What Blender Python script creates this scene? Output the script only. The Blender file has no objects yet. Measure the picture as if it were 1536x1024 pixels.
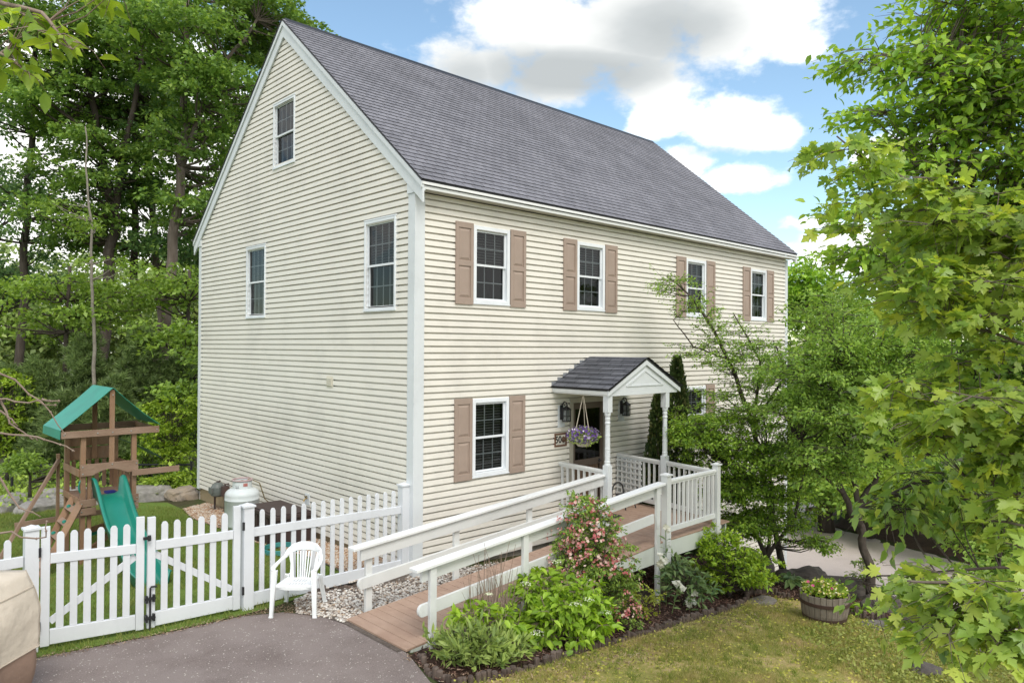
import bpy, bmesh, math, random
import numpy as np
from mathutils import Vector, Matrix, noise
from mathutils.geometry import delaunay_2d_cdt
SC = bpy.context.scene
COL = SC.collection
R = math.radians
rnd = random.Random(7)
LAT = np.array([0.7258, -0.6878, 0.0])      # horizontal axes used for the crown shapes
FWD = np.array([0.6878, 0.7258, 0.0])

# ---------------------------------------------------------------- materials
def newmat(name):
    m = bpy.data.materials.new(name); m.use_nodes = True
    nt = m.node_tree; nt.nodes.clear()
    out = nt.nodes.new('ShaderNodeOutputMaterial')
    return m, nt, out
def N(nt, kind, **kw):
    n = nt.nodes.new('ShaderNode' + kind)
    for k, v in kw.items():
        if k in n.inputs: n.inputs[k].default_value = v
        else: setattr(n, k, v)
    return n
def L(nt, a, b): nt.links.new(a, b)
def rgba(c): return (c[0], c[1], c[2], 1.0)
def ramp(nt, fac, stops):
    r = nt.nodes.new('ShaderNodeValToRGB')
    e = r.color_ramp.elements
    while len(e) < len(stops): e.new(0.5)
    for i, (p, c) in enumerate(stops):
        e[i].position = p; e[i].color = rgba(c) if hasattr(c, '__len__') else (c, c, c, 1)
    if fac is not None: L(nt, fac, r.inputs[0])
    return r
def objco(nt, scale=(1, 1, 1)):
    tc = nt.nodes.new('ShaderNodeTexCoord'); mp = nt.nodes.new('ShaderNodeMapping')
    mp.inputs['Scale'].default_value = scale
    L(nt, tc.outputs['Object'], mp.inputs['Vector'])
    return mp.outputs['Vector']
def mat(name, c1, c2=None, rough=.6, scale=6, stretch=(1, 1, 1), bump=0.0, bscale=60, spec=.4, metal=0, detail=6, dirt=None, dscale=1.2):
    """noise-varied surface between two colours, fine bump, optional large dirt patches"""
    m, nt, out = newmat(name)
    if c2 is None: c2 = tuple(x * .86 for x in c1)
    b = N(nt, 'BsdfPrincipled', Roughness=rough, Metallic=metal)
    b.inputs['Specular IOR Level'].default_value = spec
    co = objco(nt, stretch)
    n = N(nt, 'TexNoise', Scale=scale, Detail=detail, Roughness=.6)
    L(nt, co, n.inputs['Vector'])
    r = ramp(nt, n.outputs[0], [(.32, c1), (.68, c2)])
    col = r.outputs[0]
    if dirt:
        n2 = N(nt, 'TexNoise', Scale=dscale, Detail=8, Roughness=.7); L(nt, co, n2.inputs['Vector'])
        r2 = ramp(nt, n2.outputs[0], [(.5, 0.0), (.72, .8)])
        mx = N(nt, 'MixRGB'); mx.inputs[2].default_value = rgba(dirt)
        L(nt, r2.outputs[0], mx.inputs[0]); L(nt, col, mx.inputs[1]); col = mx.outputs[0]
    L(nt, col, b.inputs['Base Color'])
    if bump:
        n3 = N(nt, 'TexNoise', Scale=bscale, Detail=5); L(nt, co, n3.inputs['Vector'])
        bp = N(nt, 'Bump', Strength=bump, Distance=.02); L(nt, n3.outputs[0], bp.inputs['Height']); L(nt, bp.outputs[0], b.inputs['Normal'])
    L(nt, b.outputs[0], out.inputs[0])
    return m
def leafmat(name, c1, c2, trans=.35, nscale=.7, c3=None, rough=.45, spec=.35):
    """leaf: every leaf its own tint, light and dark patches through the crown, light shining through"""
    m, nt, out = newmat(name)
    G_ = (3.5, 2.95, 3.3); c1, c2 = [tuple(x * g for x, g in zip(c, G_)) for c in (c1, c2)]; c3 = tuple(x * g for x, g in zip(c3, (2.5, 2.25, 2.4))) if c3 else None
    g = nt.nodes.new('ShaderNodeNewGeometry')
    stops = [(0, c1), (.75, c2)] + ([(1, c3)] if c3 else [])
    r = ramp(nt, g.outputs['Random Per Island'], stops)
    n = N(nt, 'TexNoise', Scale=nscale, Detail=3); L(nt, objco(nt), n.inputs['Vector'])
    r2 = ramp(nt, n.outputs[0], [(.3, .80), (.7, 1.2)])
    mx = N(nt, 'MixRGB', blend_type='MULTIPLY'); mx.inputs[0].default_value = 1
    L(nt, r.outputs[0], mx.inputs[1]); L(nt, r2.outputs[0], mx.inputs[2])
    b = N(nt, 'BsdfPrincipled', Roughness=rough); b.inputs['Specular IOR Level'].default_value = spec
    t = N(nt, 'BsdfTranslucent')
    hs = N(nt, 'HueSaturation', Value=1.45, Saturation=1.1, Hue=.49); L(nt, mx.outputs[0], hs.inputs['Color'])
    L(nt, mx.outputs[0], b.inputs['Base Color']); L(nt, hs.outputs[0], t.inputs['Color'])
    ms = N(nt, 'MixShader', Fac=trans); L(nt, b.outputs[0], ms.inputs[1]); L(nt, t.outputs[0], ms.inputs[2])
    L(nt, ms.outputs[0], out.inputs[0])
    return m

# ---------------------------------------------------------------- objects
def tag(o, label=None, cat=None, group=None, kind=None):
    if label: o['label'] = label
    if cat: o['category'] = cat
    if group: o['group'] = group
    if kind: o['kind'] = kind
    return o
def thing(name, label, cat, loc=(0, 0, 0), group=None, rz=0):
    o = bpy.data.objects.new(name, None); COL.objects.link(o)
    o.location = loc; o.rotation_euler = (0, 0, rz); o.empty_display_size = .2
    o['rootloc'] = tuple(loc); tag(o, label, cat, group)
    return o
def rootloc(p):
    while p.parent: p = p.parent
    return Vector(p.location)
def link(name, me, m, parent=None, local=False, smooth=False, bevel=0):
    if parent is not None and not local:
        me.transform(Matrix.Translation(-rootloc(parent)))
    o = bpy.data.objects.new(name, me); COL.objects.link(o)
    if m is not None:
        for x in (m if isinstance(m, (list, tuple)) else [m]): me.materials.append(x)
    if parent is not None: o.parent = parent
    if smooth:
        for p in me.polygons: p.use_smooth = True
    if bevel:
        b = o.modifiers.new('bevel', 'BEVEL'); b.width = bevel; b.segments = 2; b.limit_method = 'ANGLE'; b.angle_limit = R(40)
    return o
def copy_tree(o, loc, parent=None):
    c = o.copy(); COL.objects.link(c)
    if parent is None: c.location = loc
    else: c.parent = parent
    for ch in list(o.children): copy_tree(ch, None, c)
    return c

class MB:
    def __init__(s): s.v = []; s.f = []; s.mi = []; s.k = 0
    def add(s, vs, fs):
        n = len(s.v); s.v += [tuple(v) for v in vs]; s.f += [tuple(i + n for i in f) for f in fs]; s.mi += [s.k] * len(fs)
        return s
    def quad(s, *p): return s.add(p, [tuple(range(len(p)))])
    def box(s, x0, x1, y0, y1, z0, z1):
        return s.add([(x0, y0, z0), (x1, y0, z0), (x1, y1, z0), (x0, y1, z0), (x0, y0, z1), (x1, y0, z1), (x1, y1, z1), (x0, y1, z1)],
                     [(3, 2, 1, 0), (4, 5, 6, 7), (0, 1, 5, 4), (1, 2, 6, 5), (2, 3, 7, 6), (3, 0, 4, 7)])
    def beam(s, a, b, w, h, up=(0, 0, 1), w2=None, h2=None):
        """bar from a to b, w across (sideways), h along 'up'"""
        a, b = Vector(a), Vector(b); d = (b - a).normalized(); side = d.cross(Vector(up))
        if side.length < 1e-4: side = d.cross(Vector((1, 0, 0)))
        side.normalize(); u = side.cross(d).normalized(); w2 = w2 or w; h2 = h2 or h
        vs = []
        for p, ww, hh in ((a, w, h), (b, w2, h2)):
            for sx, sy in ((-1, -1), (1, -1), (1, 1), (-1, 1)): vs.append(p + side * sx * ww / 2 + u * sy * hh / 2)
        return s.add(vs, [(3, 2, 1, 0), (4, 5, 6, 7), (0, 1, 5, 4), (1, 2, 6, 5), (2, 3, 7, 6), (3, 0, 4, 7)])
    def sweep(s, pts, w, h, up=(0, 0, 1), closed=False):
        pts = [Vector(p) for p in pts]; vs = []; n = len(pts); up = Vector(up)
        for i, p in enumerate(pts):
            d = (pts[min(i + 1, n - 1)] - pts[max(i - 1, 0)]).normalized(); side = d.cross(up)
            if side.length < 1e-3: side = Vector((1, 0, 0))
            side.normalize(); u = side.cross(d)
            ww = w[i] if hasattr(w, '__len__') else w; hh = h[i] if hasattr(h, '__len__') else h
            for sx, sy in ((-1, -1), (1, -1), (1, 1), (-1, 1)): vs.append(p + side * sx * ww / 2 + u * sy * hh / 2)
        fs = [(3, 2, 1, 0), tuple(4 * (n - 1) + k for k in range(4))]
        for i in range(n - 1):
            for k in range(4): fs.append((4 * i + k, 4 * i + (k + 1) % 4, 4 * i + 4 + (k + 1) % 4, 4 * i + 4 + k))
        return s.add(vs, fs)
    def tube(s, pts, r, n=8, cap=True):
        pts = [Vector(p) for p in pts]; m = len(pts); vs = []; side = None
        for i, p in enumerate(pts):
            d = (pts[min(i + 1, m - 1)] - pts[max(i - 1, 0)])
            d = d.normalized() if d.length > 1e-9 else Vector((0, 0, 1))
            if side is None:
                side = d.cross(Vector((.31, .2, .93)) if abs(d.z) < .9 else Vector((1, 0, 0)))
            side = (side - d * side.dot(d)).normalized(); u = d.cross(side)
            rr = r[i] if hasattr(r, '__len__') else r
            for k in range(n):
                a = 2 * math.pi * k / n; vs.append(p + side * math.cos(a) * rr + u * math.sin(a) * rr)
        fs = []
        for i in range(m - 1):
            for k in range(n): fs.append((i * n + k, i * n + (k + 1) % n, (i + 1) * n + (k + 1) % n, (i + 1) * n + k))
        if cap: fs += [tuple(range(n - 1, -1, -1)), tuple((m - 1) * n + k for k in range(n))]
        return s.add(vs, fs)
    def lathe(s, c, prof, n=24, a0=0):
        c = Vector(c); vs = []; fs = []
        for r, z in prof:
            for k in range(n):
                a = a0 + 2 * math.pi * k / n; vs.append((c.x + r * math.cos(a), c.y + r * math.sin(a), c.z + z))
        m = len(prof)
        for i in range(m - 1):
            for k in range(n): fs.append((i * n + k, i * n + (k + 1) % n, (i + 1) * n + (k + 1) % n, (i + 1) * n + k))
        fs += [tuple(range(n - 1, -1, -1)), tuple((m - 1) * n + k for k in range(n))]
        return s.add(vs, fs)
    def prism(s, poly, ext):
        poly = [Vector(p) for p in poly]; e = Vector(ext); n = len(poly)
        return s.add(poly + [p + e for p in poly], [tuple(range(n - 1, -1, -1)), tuple(range(n, 2 * n))] + [(i, (i + 1) % n, n + (i + 1) % n, n + i) for i in range(n)])
    def mesh(s, name):
        me = bpy.data.meshes.new(name); me.from_pydata(s.v, [], s.f); me.update()
        if any(s.mi): me.polygons.foreach_set('material_index', s.mi)
        return me
    def build(s, name, m, parent=None, local=False, smooth=False, bevel=0):
        return link(name, s.mesh(name), m, parent, local, smooth, bevel)

def fastmesh(name, verts, faces):
    """verts (n,3) float, faces (m,k) int with one k"""
    me = bpy.data.meshes.new(name)
    verts = np.ascontiguousarray(verts, dtype=np.float32); faces = np.ascontiguousarray(faces, dtype=np.int32)
    me.vertices.add(len(verts)); me.vertices.foreach_set('co', verts.ravel())
    k = faces.shape[1]
    me.loops.add(faces.size); me.loops.foreach_set('vertex_index', faces.ravel())
    me.polygons.add(len(faces)); me.polygons.foreach_set('loop_start', np.arange(0, faces.size, k, dtype=np.int32))
    me.polygons.foreach_set('loop_total', np.full(len(faces), k, dtype=np.int32))
    me.update(calc_edges=True); me.validate()
    return me

# ---------------------------------------------------------------- leaves
def tri_template(verts, tris): return np.array(verts, float), np.array(tris, int)
T_DIAMOND = tri_template([(0, 0, 0), (.45, .30, .05), (1, 0, -.05), (.45, -.30, .05)], [(0, 1, 2), (0, 2, 3)])
T_OVAL = tri_template([(0, 0, 0), (.28, .24, .09), (.62, .21, .05), (1, 0, -.20), (.62, -.21, .05), (.28, -.24, .09), (.5, 0, -.02)],
                      [(0, 1, 6), (1, 2, 6), (2, 3, 6), (3, 4, 6), (4, 5, 6), (5, 0, 6)])
T_LONG = tri_template([(0, 0, 0), (.3, .13, .03), (.65, .12, .02), (1, 0, -.12), (.65, -.12, .02), (.3, -.13, .03), (.5, 0, -.01)],
                      [(0, 1, 6), (1, 2, 6), (2, 3, 6), (3, 4, 6), (4, 5, 6), (5, 0, 6)])
def _maple():
    half = [(0, 0), (-.10, .14), (-.14, .34), (.06, .30), (.16, .52), (.24, .44), (.40, .62), (.42, .44), (.56, .40), (.44, .22), (.50, .14), (.62, .22), (.66, .30), (.74, .17), (.86, .12), (1.0, 0)]
    o = half + [(x, -y) for x, y in reversed(half[1:-1])]
    v = [(x, y, .20 * abs(y) - .24 * x * x) for x, y in o] + [(.25, 0, 0)]
    n = len(o); return tri_template(v, [(i, (i + 1) % n, n) for i in range(n)])
T_MAPLE = _maple()
T_BLADE = tri_template([(0, -.06, 0), (0, .06, 0), (.55, .035, 0), (.55, -.035, 0), (1, 0, -.04)], [(0, 1, 2), (0, 2, 3), (3, 2, 4)])
T_NEEDLE = tri_template([(0, -.03, 0), (0, .03, 0), (1, 0, 0)], [(0, 1, 2)])
def leaves_mesh(name, tpl, pos, axis, nrm, size, wid=None):
    """pos, axis, nrm: (n,3); size (n,)"""
    tv, tf = tpl; n = len(pos)
    ax = axis / (np.linalg.norm(axis, axis=1, keepdims=True) + 1e-9)
    sd = np.cross(nrm, ax); sd /= (np.linalg.norm(sd, axis=1, keepdims=True) + 1e-9)
    up = np.cross(ax, sd)
    w = size if wid is None else wid
    V = pos[:, None, :] + size[:, None, None] * (tv[None, :, 0:1] * ax[:, None, :]) + w[:, None, None] * (tv[None, :, 1:2] * sd[:, None, :] + tv[None, :, 2:3] * up[:, None, :])
    F = tf[None, :, :] + (np.arange(n) * len(tv))[:, None, None]
    return fastmesh(name, V.reshape(-1, 3), F.reshape(-1, 3))
def spray(rg, c, rad, flat, nleaf, ntwig, droop=.25, lean=None):
    """leaf positions and directions along twigs that spread from a clump centre"""
    az = rg.uniform(0, 2 * np.pi, ntwig); el = rg.normal(0, .35, ntwig)
    d = np.stack([np.cos(az) * np.cos(el), np.sin(az) * np.cos(el), np.sin(el) * flat], 1)
    if lean is not None: d += lean[None, :] * .8
    d /= np.linalg.norm(d, axis=1, keepdims=True)
    ln = rad * rg.uniform(.6, 1.15, ntwig)
    k = rg.integers(0, ntwig, nleaf); t = rg.uniform(.12, 1, nleaf) ** .8
    p = c + d[k] * (ln[k] * t)[:, None] + rg.normal(0, rad * .07, (nleaf, 3))
    p[:, 2] -= droop * rad * t ** 2
    a = d[k] + rg.normal(0, .65, (nleaf, 3)); a[:, 2] -= droop + .1
    ends = c + d * ln[:, None]; ends[:, 2] -= droop * rad
    return p, a, d, ends
CROWNS = {}
def grow_tree(name, label, cat, spec, bark, lm, leaf=.12, per=110, clump=.9, flat=.45, tpl=T_DIAMOND, droop=.25, seed=1, group=None,
              updir=.9, twigs=False, limb_r=.035, ntwig=8, groundz=None, nvar=.55, size_var=.3, tw_r=.004, lat=1.0, limbs=True, shell=.45, extend=None):
    rg = np.random.default_rng(seed)
    trunks, blobs = spec
    base = trunks[0][0]
    t = thing(name, label, cat, tuple(base), group)
    tb = MB(); allp = []
    for tr in trunks:
        pts = [np.array(p) for p in tr[:-1]]; r0, r1 = tr[-1]
        # resample with a little wobble
        out = []
        for i in range(len(pts) - 1):
            for s in np.linspace(0, 1, 5)[:-1]: out.append(pts[i] * (1 - s) + pts[i + 1] * s)
        out.append(pts[-1]); out = np.array(out)
        w = rg.normal(0, r0 * .25, out.shape); w[0] = 0; w[-1] = 0; out = out + w
        rr = np.linspace(r0, r1, len(out)); rr[0] *= 1.25
        tb.tube([tuple(p) for p in out], list(rr), 8)
        allp.append(np.c_[out, rr])
    allp = np.concatenate(allp)
    P = []; A = []; cols = []
    for (x, y, z, rl, rz, rd, n) in blobs:
        for i in range(n):
            u = rg.normal(0, 1, 3); u /= np.linalg.norm(u); u *= rg.uniform(shell, 1.0)
            c = np.array([x, y, z]) + LAT * u[0] * rl + FWD * u[1] * rd + np.array([0, 0, 1]) * u[2] * rz
            cr = clump * rg.uniform(.6, 1.25)
            nl = max(6, int(per * rg.uniform(.6, 1.3) * (cr / clump)))
            # nearest trunk point that lies lower
            dd = np.linalg.norm(allp[:, :3] - c, axis=1) + 2.0 * np.maximum(0, allp[:, 2] - c[2] + .1)
            j = int(np.argmin(dd)); a = allp[j, :3]
            lean = c - a; lean[2] *= .4; ll = np.linalg.norm(lean); lean = lean / (ll + 1e-6)
            p, ax, d, ends = spray(rg, c, cr, flat, nl, ntwig, droop, lean * .5)
            P.append(p); A.append(ax)
            if limbs:
                mid = (a + c) / 2 + rg.normal(0, .06 * ll, 3) - np.array([0, 0, .06 * ll])
                r_ = min(limb_r, allp[j, 3] * .6); tb.tube([tuple(a), tuple(mid), tuple(c)], [r_, r_ * .7, r_ * .3], 5, False)
            if twigs:
                for e in ends: tb.tube([tuple(c), tuple((c + e) / 2 + np.array([0, 0, droop * cr * .3])), tuple(e)], [tw_r * 1.5, tw_r, tw_r * .5], 3, False)
    P = np.concatenate(P); A = np.concatenate(A)
    if groundz is not None:
        k = P[:, 2] > groundz; P = P[k]; A = A[k]
    nn = rg.normal(0, nvar, P.shape); nn[:, 2] += updir
    sz = leaf * rg.uniform(1 - size_var, 1 + size_var, len(P))
    me = leaves_mesh(name + '_crown', tpl, P, A, nn, sz)
    tb.build('trunk', bark, t, smooth=True)
    link('crown', me, lm, t)
    return t

SKYK, CLK, SUNE, EXPO = .14, .98, 1.45, .73
# ================================================================ ground shape
def sstep(a, b, x):
    t = min(1, max(0, (x - a) / (b - a))); return t * t * (3 - 2 * t)
RL = [(-14, 4.4), (-9, 4.6), (-7, 5.0), (-5.6, 5.7), (-4.3, 6.45), (-2.2, 7.0), (0, 7.8), (.5, 8.2)]   # y -> x of the boulder edge
def redge(y):
    if y <= RL[0][0]: return RL[0][1]
    for (a, xa), (b, xb) in zip(RL, RL[1:]):
        if y <= b: return xa + (xb - xa) * (y - a) / (b - a)
    return RL[-1][1]
def far_edge(y):       # far side of the lower driveway
    return 16.9 + .33 * (y + 3) if y < 1.5 else 18.4 + (y - 1.5) * 2.5
def gz(x, y):
    # upper yard
    up = -.12 * max(0, x + 1.9) * sstep(.8, -.6, y) if x < 12 else -1.4
    if y > 0: up = -.06 * min(y, 5) - .10 * max(0, y - 9) if x < 6 else up
    if y > 9: up = max(up, -3.2)
    up += .03 * noise.noise(Vector((x * .5, y * .5, 0))) * (1 if (x > -1.5 or y > 1) else 0)
    low = -2.7
    fe = x - far_edge(y)
    if fe > 0: low += min(1.2, fe * .32) + .1 * noise.noise(Vector((x * .6, y * .6, 3)))
    if y > 9 and x > 6: return low * sstep(6, 11, x) + up * (1 - sstep(6, 11, x))
    s = x - redge(y) - .25
    if y > .5: s = x - 8.2
    k = sstep(0, .9, s)
    return up * (1 - k) + low * k
def patch(name, poly, dz, m, step=.5, kind='structure', label=None, cat=None):
    """one sheet that follows the ground inside a polygon"""
    pts = []; edges = []
    n = len(poly)
    for i in range(n):
        a = Vector(poly[i]); b = Vector(poly[(i + 1) % n]); k = max(1, int((b - a).length / step))
        for j in range(k): pts.append(a + (b - a) * j / k)
    m_ = len(pts); edges = [(i, (i + 1) % m_) for i in range(m_)]
    xs = [p.x for p in pts]; ys = [p.y for p in pts]
    x = min(xs) + step * .5
    while x < max(xs):
        y = min(ys) + step * .5
        while y < max(ys): pts.append(Vector((x, y))); y += step
        x += step
    vs, es, fs, *_ = delaunay_2d_cdt(pts, edges, [], 1, 1e-5)
    me = bpy.data.meshes.new(name)
    me.from_pydata([(v.x, v.y, gz(v.x, v.y) + dz) for v in vs], [], [tuple(f) for f in fs]); me.update()
    o = link(name, me, m, smooth=True)
    return tag(o, label, cat, kind=kind)
def inside(poly, x, y):
    c = False; n = len(poly); j = n - 1
    for i in range(n):
        xi, yi = poly[i]; xj, yj = poly[j]
        if (yi > y) != (yj > y) and x < (xj - xi) * (y - yi) / (yj - yi) + xi: c = not c
        j = i
    return c

# ---- ground materials
def ground_mat(name, cols, scales=(1.2, 14), rough=.95, bump=.5, bscale=30, speck=None):
    m, nt, out = newmat(name)
    b = N(nt, 'BsdfPrincipled', Roughness=rough); b.inputs['Specular IOR Level'].default_value = .2
    co = objco(nt)
    n1 = N(nt, 'TexNoise', Scale=scales[0], Detail=7, Roughness=.65); L(nt, co, n1.inputs['Vector'])
    n2 = N(nt, 'TexNoise', Scale=scales[1], Detail=6, Roughness=.75); L(nt, co, n2.inputs['Vector'])
    ad = N(nt, 'Math', operation='MULTIPLY_ADD'); ad.inputs[1].default_value = .5
    L(nt, n2.outputs[0], ad.inputs[0]); h = N(nt, 'Math', operation='MULTIPLY'); h.inputs[1].default_value = .5
    L(nt, n1.outputs[0], h.inputs[0]); L(nt, h.outputs[0], ad.inputs[2])
    k = len(cols); r = ramp(nt, ad.outputs[0], [(.36 + .28 * i / (k - 1), c) for i, c in enumerate(cols)])
    col = r.outputs[0]
    if speck:
        v = N(nt, 'TexVoronoi', Scale=speck[0]); L(nt, co, v.inputs['Vector'])
        rr = ramp(nt, v.outputs['Distance'], [(speck[1], 1.0), (speck[1] + .08, 0.0)])
        wn = N(nt, 'TexNoise', Scale=speck[0] * .4); L(nt, co, wn.inputs['Vector'])
        r3 = ramp(nt, wn.outputs[0], [(.5, 0.0), (.6, 1.0)])
        mm = N(nt, 'Math', operation='MULTIPLY'); L(nt, rr.outputs[0], mm.inputs[0]); L(nt, r3.outputs[0], mm.inputs[1])
        mx = N(nt, 'MixRGB'); mx.inputs[2].default_value = rgba(speck[2]); L(nt, mm.outputs[0], mx.inputs[0]); L(nt, col, mx.inputs[1]); col = mx.outputs[0]
    L(nt, col, b.inputs['Base Color'])
    n3 = N(nt, 'TexNoise', Scale=bscale, Detail=8, Roughness=.7); L(nt, co, n3.inputs['Vector'])
    bp = N(nt, 'Bump', Strength=bump, Distance=.03); L(nt, n3.outputs[0], bp.inputs['Height']); L(nt, bp.outputs[0], b.inputs['Normal'])
    L(nt, b.outputs[0], out.inputs[0]); return m
M_floor = ground_mat('forest_floor', [(.035, .04, .015), (.07, .06, .03), (.05, .075, .02), (.10, .075, .045)])
M_lawn = ground_mat('lawn_soil', [(.26, .17, .10), (.50, .37, .19), (.34, .29, .09), (.22, .23, .05), (.55, .42, .24)], (1.6, 26))
M_yard = ground_mat('yard_turf', [(.07, .07, .03), (.10, .15, .03), (.13, .20, .035), (.16, .19, .05)], (1.1, 22))
M_asph = ground_mat('asphalt', [(.17, .137, .126), (.275, .225, .208), (.37, .31, .288), (.23, .188, .173)], (.8, 70), .9, 1.0, 90, (34, .18, (.82, .76, .68)))
M_drive = ground_mat('lower_asphalt', [(.45, .38, .345), (.54, .46, .42), (.60, .52, .475)], (.7, 40), .9, .3, 120, (50, .1, (.2, .17, .15)))
M_mulch = ground_mat('mulch_ground', [(.02, .012, .01), (.05, .028, .02), (.085, .045, .033)], (3, 30), .95, .9, 60)
M_gravelbed = ground_mat('gravel_ground', [(.06, .05, .04), (.16, .13, .11), (.25, .22, .19)], (4, 40), .95, .9, 60)
M_bank = ground_mat('bank_mulch', [(.05, .03, .022), (.10, .065, .05), (.14, .09, .07)], (2, 25), .95, .9, 50)

# whole terrain: fine near the house, coarse to the horizon
def terrain():
    def axis(lo, hi, c0, c1, fine):
        a = [c0]
        while a[-1] < c1: a.append(a[-1] + fine)
        s = fine
        b = [a[-1]]
        while b[-1] < hi: s *= 1.35; b.append(b[-1] + s)
        s = fine; c = [a[0]]
        while c[-1] > lo: s *= 1.35; c.append(c[-1] - s)
        return sorted(set(c + a + b))
    X = axis(-400, 500, -9, 24, .35); Y = axis(-400, 500, -12, 16, .35)
    V = [(x, y, gz(x, y) - .012) for y in Y for x in X]; nx = len(X)
    F = [(j * nx + i, j * nx + i + 1, (j + 1) * nx + i + 1, (j + 1) * nx + i) for j in range(len(Y) - 1) for i in range(nx - 1)]
    me = bpy.data.meshes.new('ground'); me.from_pydata(V, [], F); me.update()
    return tag(link('ground', me, M_floor, smooth=True), kind='structure')
terrain()
P_ASPH = [(-9, -14), (-1.95, -14), (-2.05, -3.6), (-2.1, -3.2), (-1.87, -2.5), (-1.87, -1.9), (-1.87, -1.3), (-2.0, -.95), (-2.3, -.45), (-2.75, -.24), (-3.7, -.16), (-4.8, .05), (-9, .0)]
P_LAWN = [(-1.94, -14), (4.2, -14), (4.5, -9), (4.85, -7), (5.3, -5.9), (5.35, -5.3), (5.2, -4.75), (5.2, -4.2), (5.3, -3.5), (5.0, -3.0), (4.4, -3.1), (3.6, -3.25), (2.0, -3.34), (1.0, -3.36), (0, -3.4), (-1.0, -3.55), (-1.5, -3.5), (-2.0, -3.4)]
P_BED = [(-2.05, -3.25), (-1.9, -2.55), (-1.5, -2.4), (2, -2.2), (3.2, -2.2), (3.4, 0), (7.6, 0), (7.1, -2.0), (6.5, -4.2), (5.75, -5.6), (5.45, -5.9), (5.37, -5.3), (5.22, -4.75), (5.22, -4.2), (5.32, -3.5), (5.0, -2.97), (4.4, -3.07), (3.6, -3.22), (2.0, -3.31), (1.0, -3.33), (0, -3.37), (-1.0, -3.52), (-1.5, -3.47), (-2.0, -3.37)]
P_GRAVEL = [(-2.0, -1.0), (-1.94, -1.3), (-1.94, -2.4), (3.2, -2.3), (3.3, -.03), (0.02, -.03), (-.02, .0), (-.05, 7.9), (-.7, 7.6), (-.85, 6.6), (-.75, 5.2), (-.85, 3.8), (-.72, 1.6), (-.9, .45), (-1.6, .05), (-2.0, -.15), (-2.2, -.6)]
P_YARD = [(-2.3, -.2), (-1.95, -.12), (-1.6, .06), (-.92, .46), (-.74, 1.6), (-.87, 3.8), (-.77, 5.2), (-.87, 6.6), (-.72, 7.6), (-.7, 8.6), (-1.6, 9.6), (-3.0, 10.4), (-6, 11), (-14, 11), (-14, .2), (-4.8, .06), (-3.7, -.13), (-2.75, -.2)]
P_DRIVE = [(redge(-14) + 1.6, -14), (redge(-9) + 1.5, -9), (redge(-5.6) + 1.3, -5.6), (redge(-4) + 1.2, -4), (redge(-2.2) + 1.2, -2.2), (8.9, -.05), (11.8, -.05), (12, 6), (12.3, 12), (24, 9), (22, 3.4), (18.35, 1.5), (17.6, -1), (16.85, -3), (15.2, -8), (13.2, -14)]
patch('driveway', P_ASPH, .0, M_asph, .5)
tag(patch('lawn', P_LAWN, .0, M_lawn, .35))
patch('mulch_bed', P_BED, .004, M_mulch, .3)
patch('gravel_bed', P_GRAVEL, .004, M_gravelbed, .3)
patch('back_yard', P_YARD, .0, M_yard, .5)
patch('lower_driveway', P_DRIVE, .004, M_drive, .5)
P_BANK = [(13.2, -14), (15.2, -8), (16.85, -3), (17.6, -1), (18.35, 1.5), (22, 3.4), (24, 2), (22, -2), (20.5, -6), (19, -14)]
patch('mulch_bank', [(x + .02, y) for x, y in P_BANK], .008, M_bank, .5)

# ---- loose stuff nobody could count: pebbles, mulch chips, grass
def scatter(name, label, cat, poly, n, fn, m, seed):
    rg = np.random.default_rng(seed)
    xs = [p[0] for p in poly]; ys = [p[1] for p in poly]; pts = []
    while len(pts) < n:
        x = rg.uniform(min(xs), max(xs)); y = rg.uniform(min(ys), max(ys))
        if inside(poly, x, y): pts.append((x, y, gz(x, y)))
    me = fn(rg, np.array(pts))
    return tag(link(name, me, m), label, cat, kind='stuff')
def pebbles(size):
    def f(rg, P):
        bm = bmesh.new(); bmesh.ops.create_icosphere(bm, subdivisions=1, radius=1)
        v = np.array([x.co[:] for x in bm.verts]); fc = np.array([[q.index for q in p.verts] for p in bm.faces]); bm.free()
        n = len(P); s = size * rg.uniform(.5, 1.35, (n, 3)); s[:, 2] *= .6
        a = rg.uniform(0, 6.28, n); ca, sa = np.cos(a), np.sin(a)
        vv = v[None] * s[:, None, :] * rg.uniform(.8, 1.15, (n, len(v), 1))
        X = vv[:, :, 0] * ca[:, None] - vv[:, :, 1] * sa[:, None]; Yy = vv[:, :, 0] * sa[:, None] + vv[:, :, 1] * ca[:, None]
        V = np.stack([X, Yy, vv[:, :, 2]], 2) + P[:, None, :] + np.array([0, 0, size * .4])
        F = fc[None] + (np.arange(n) * len(v))[:, None, None]
        return fastmesh('pebbles', V.reshape(-1, 3), F.reshape(-1, 3))
    return f
def chips(size):
    def f(rg, P):
        n = len(P); ax = rg.normal(0, 1, (n, 3)); ax[:, 2] *= .35
        nn = rg.normal(0, .5, (n, 3)); nn[:, 2] += 1
        return leaves_mesh('chips', T_BLADE, P + np.array([0, 0, .015]), ax, nn, size * rg.uniform(.5, 1.5, n), size * 2.4 * rg.uniform(.5, 1.3, n))
    return f
def blades(h, w, lean=.5):
    def f(rg, P):
        n = len(P); ax = rg.normal(0, lean, (n, 3)); ax[:, 2] = np.abs(ax[:, 2]) + .8
        nn = rg.normal(0, 1, (n, 3)); nn[:, 2] *= .2
        return leaves_mesh('blades', T_BLADE, P, ax, nn, h * rg.uniform(.4, 1.4, n), np.full(n, w))
    return f
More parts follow.
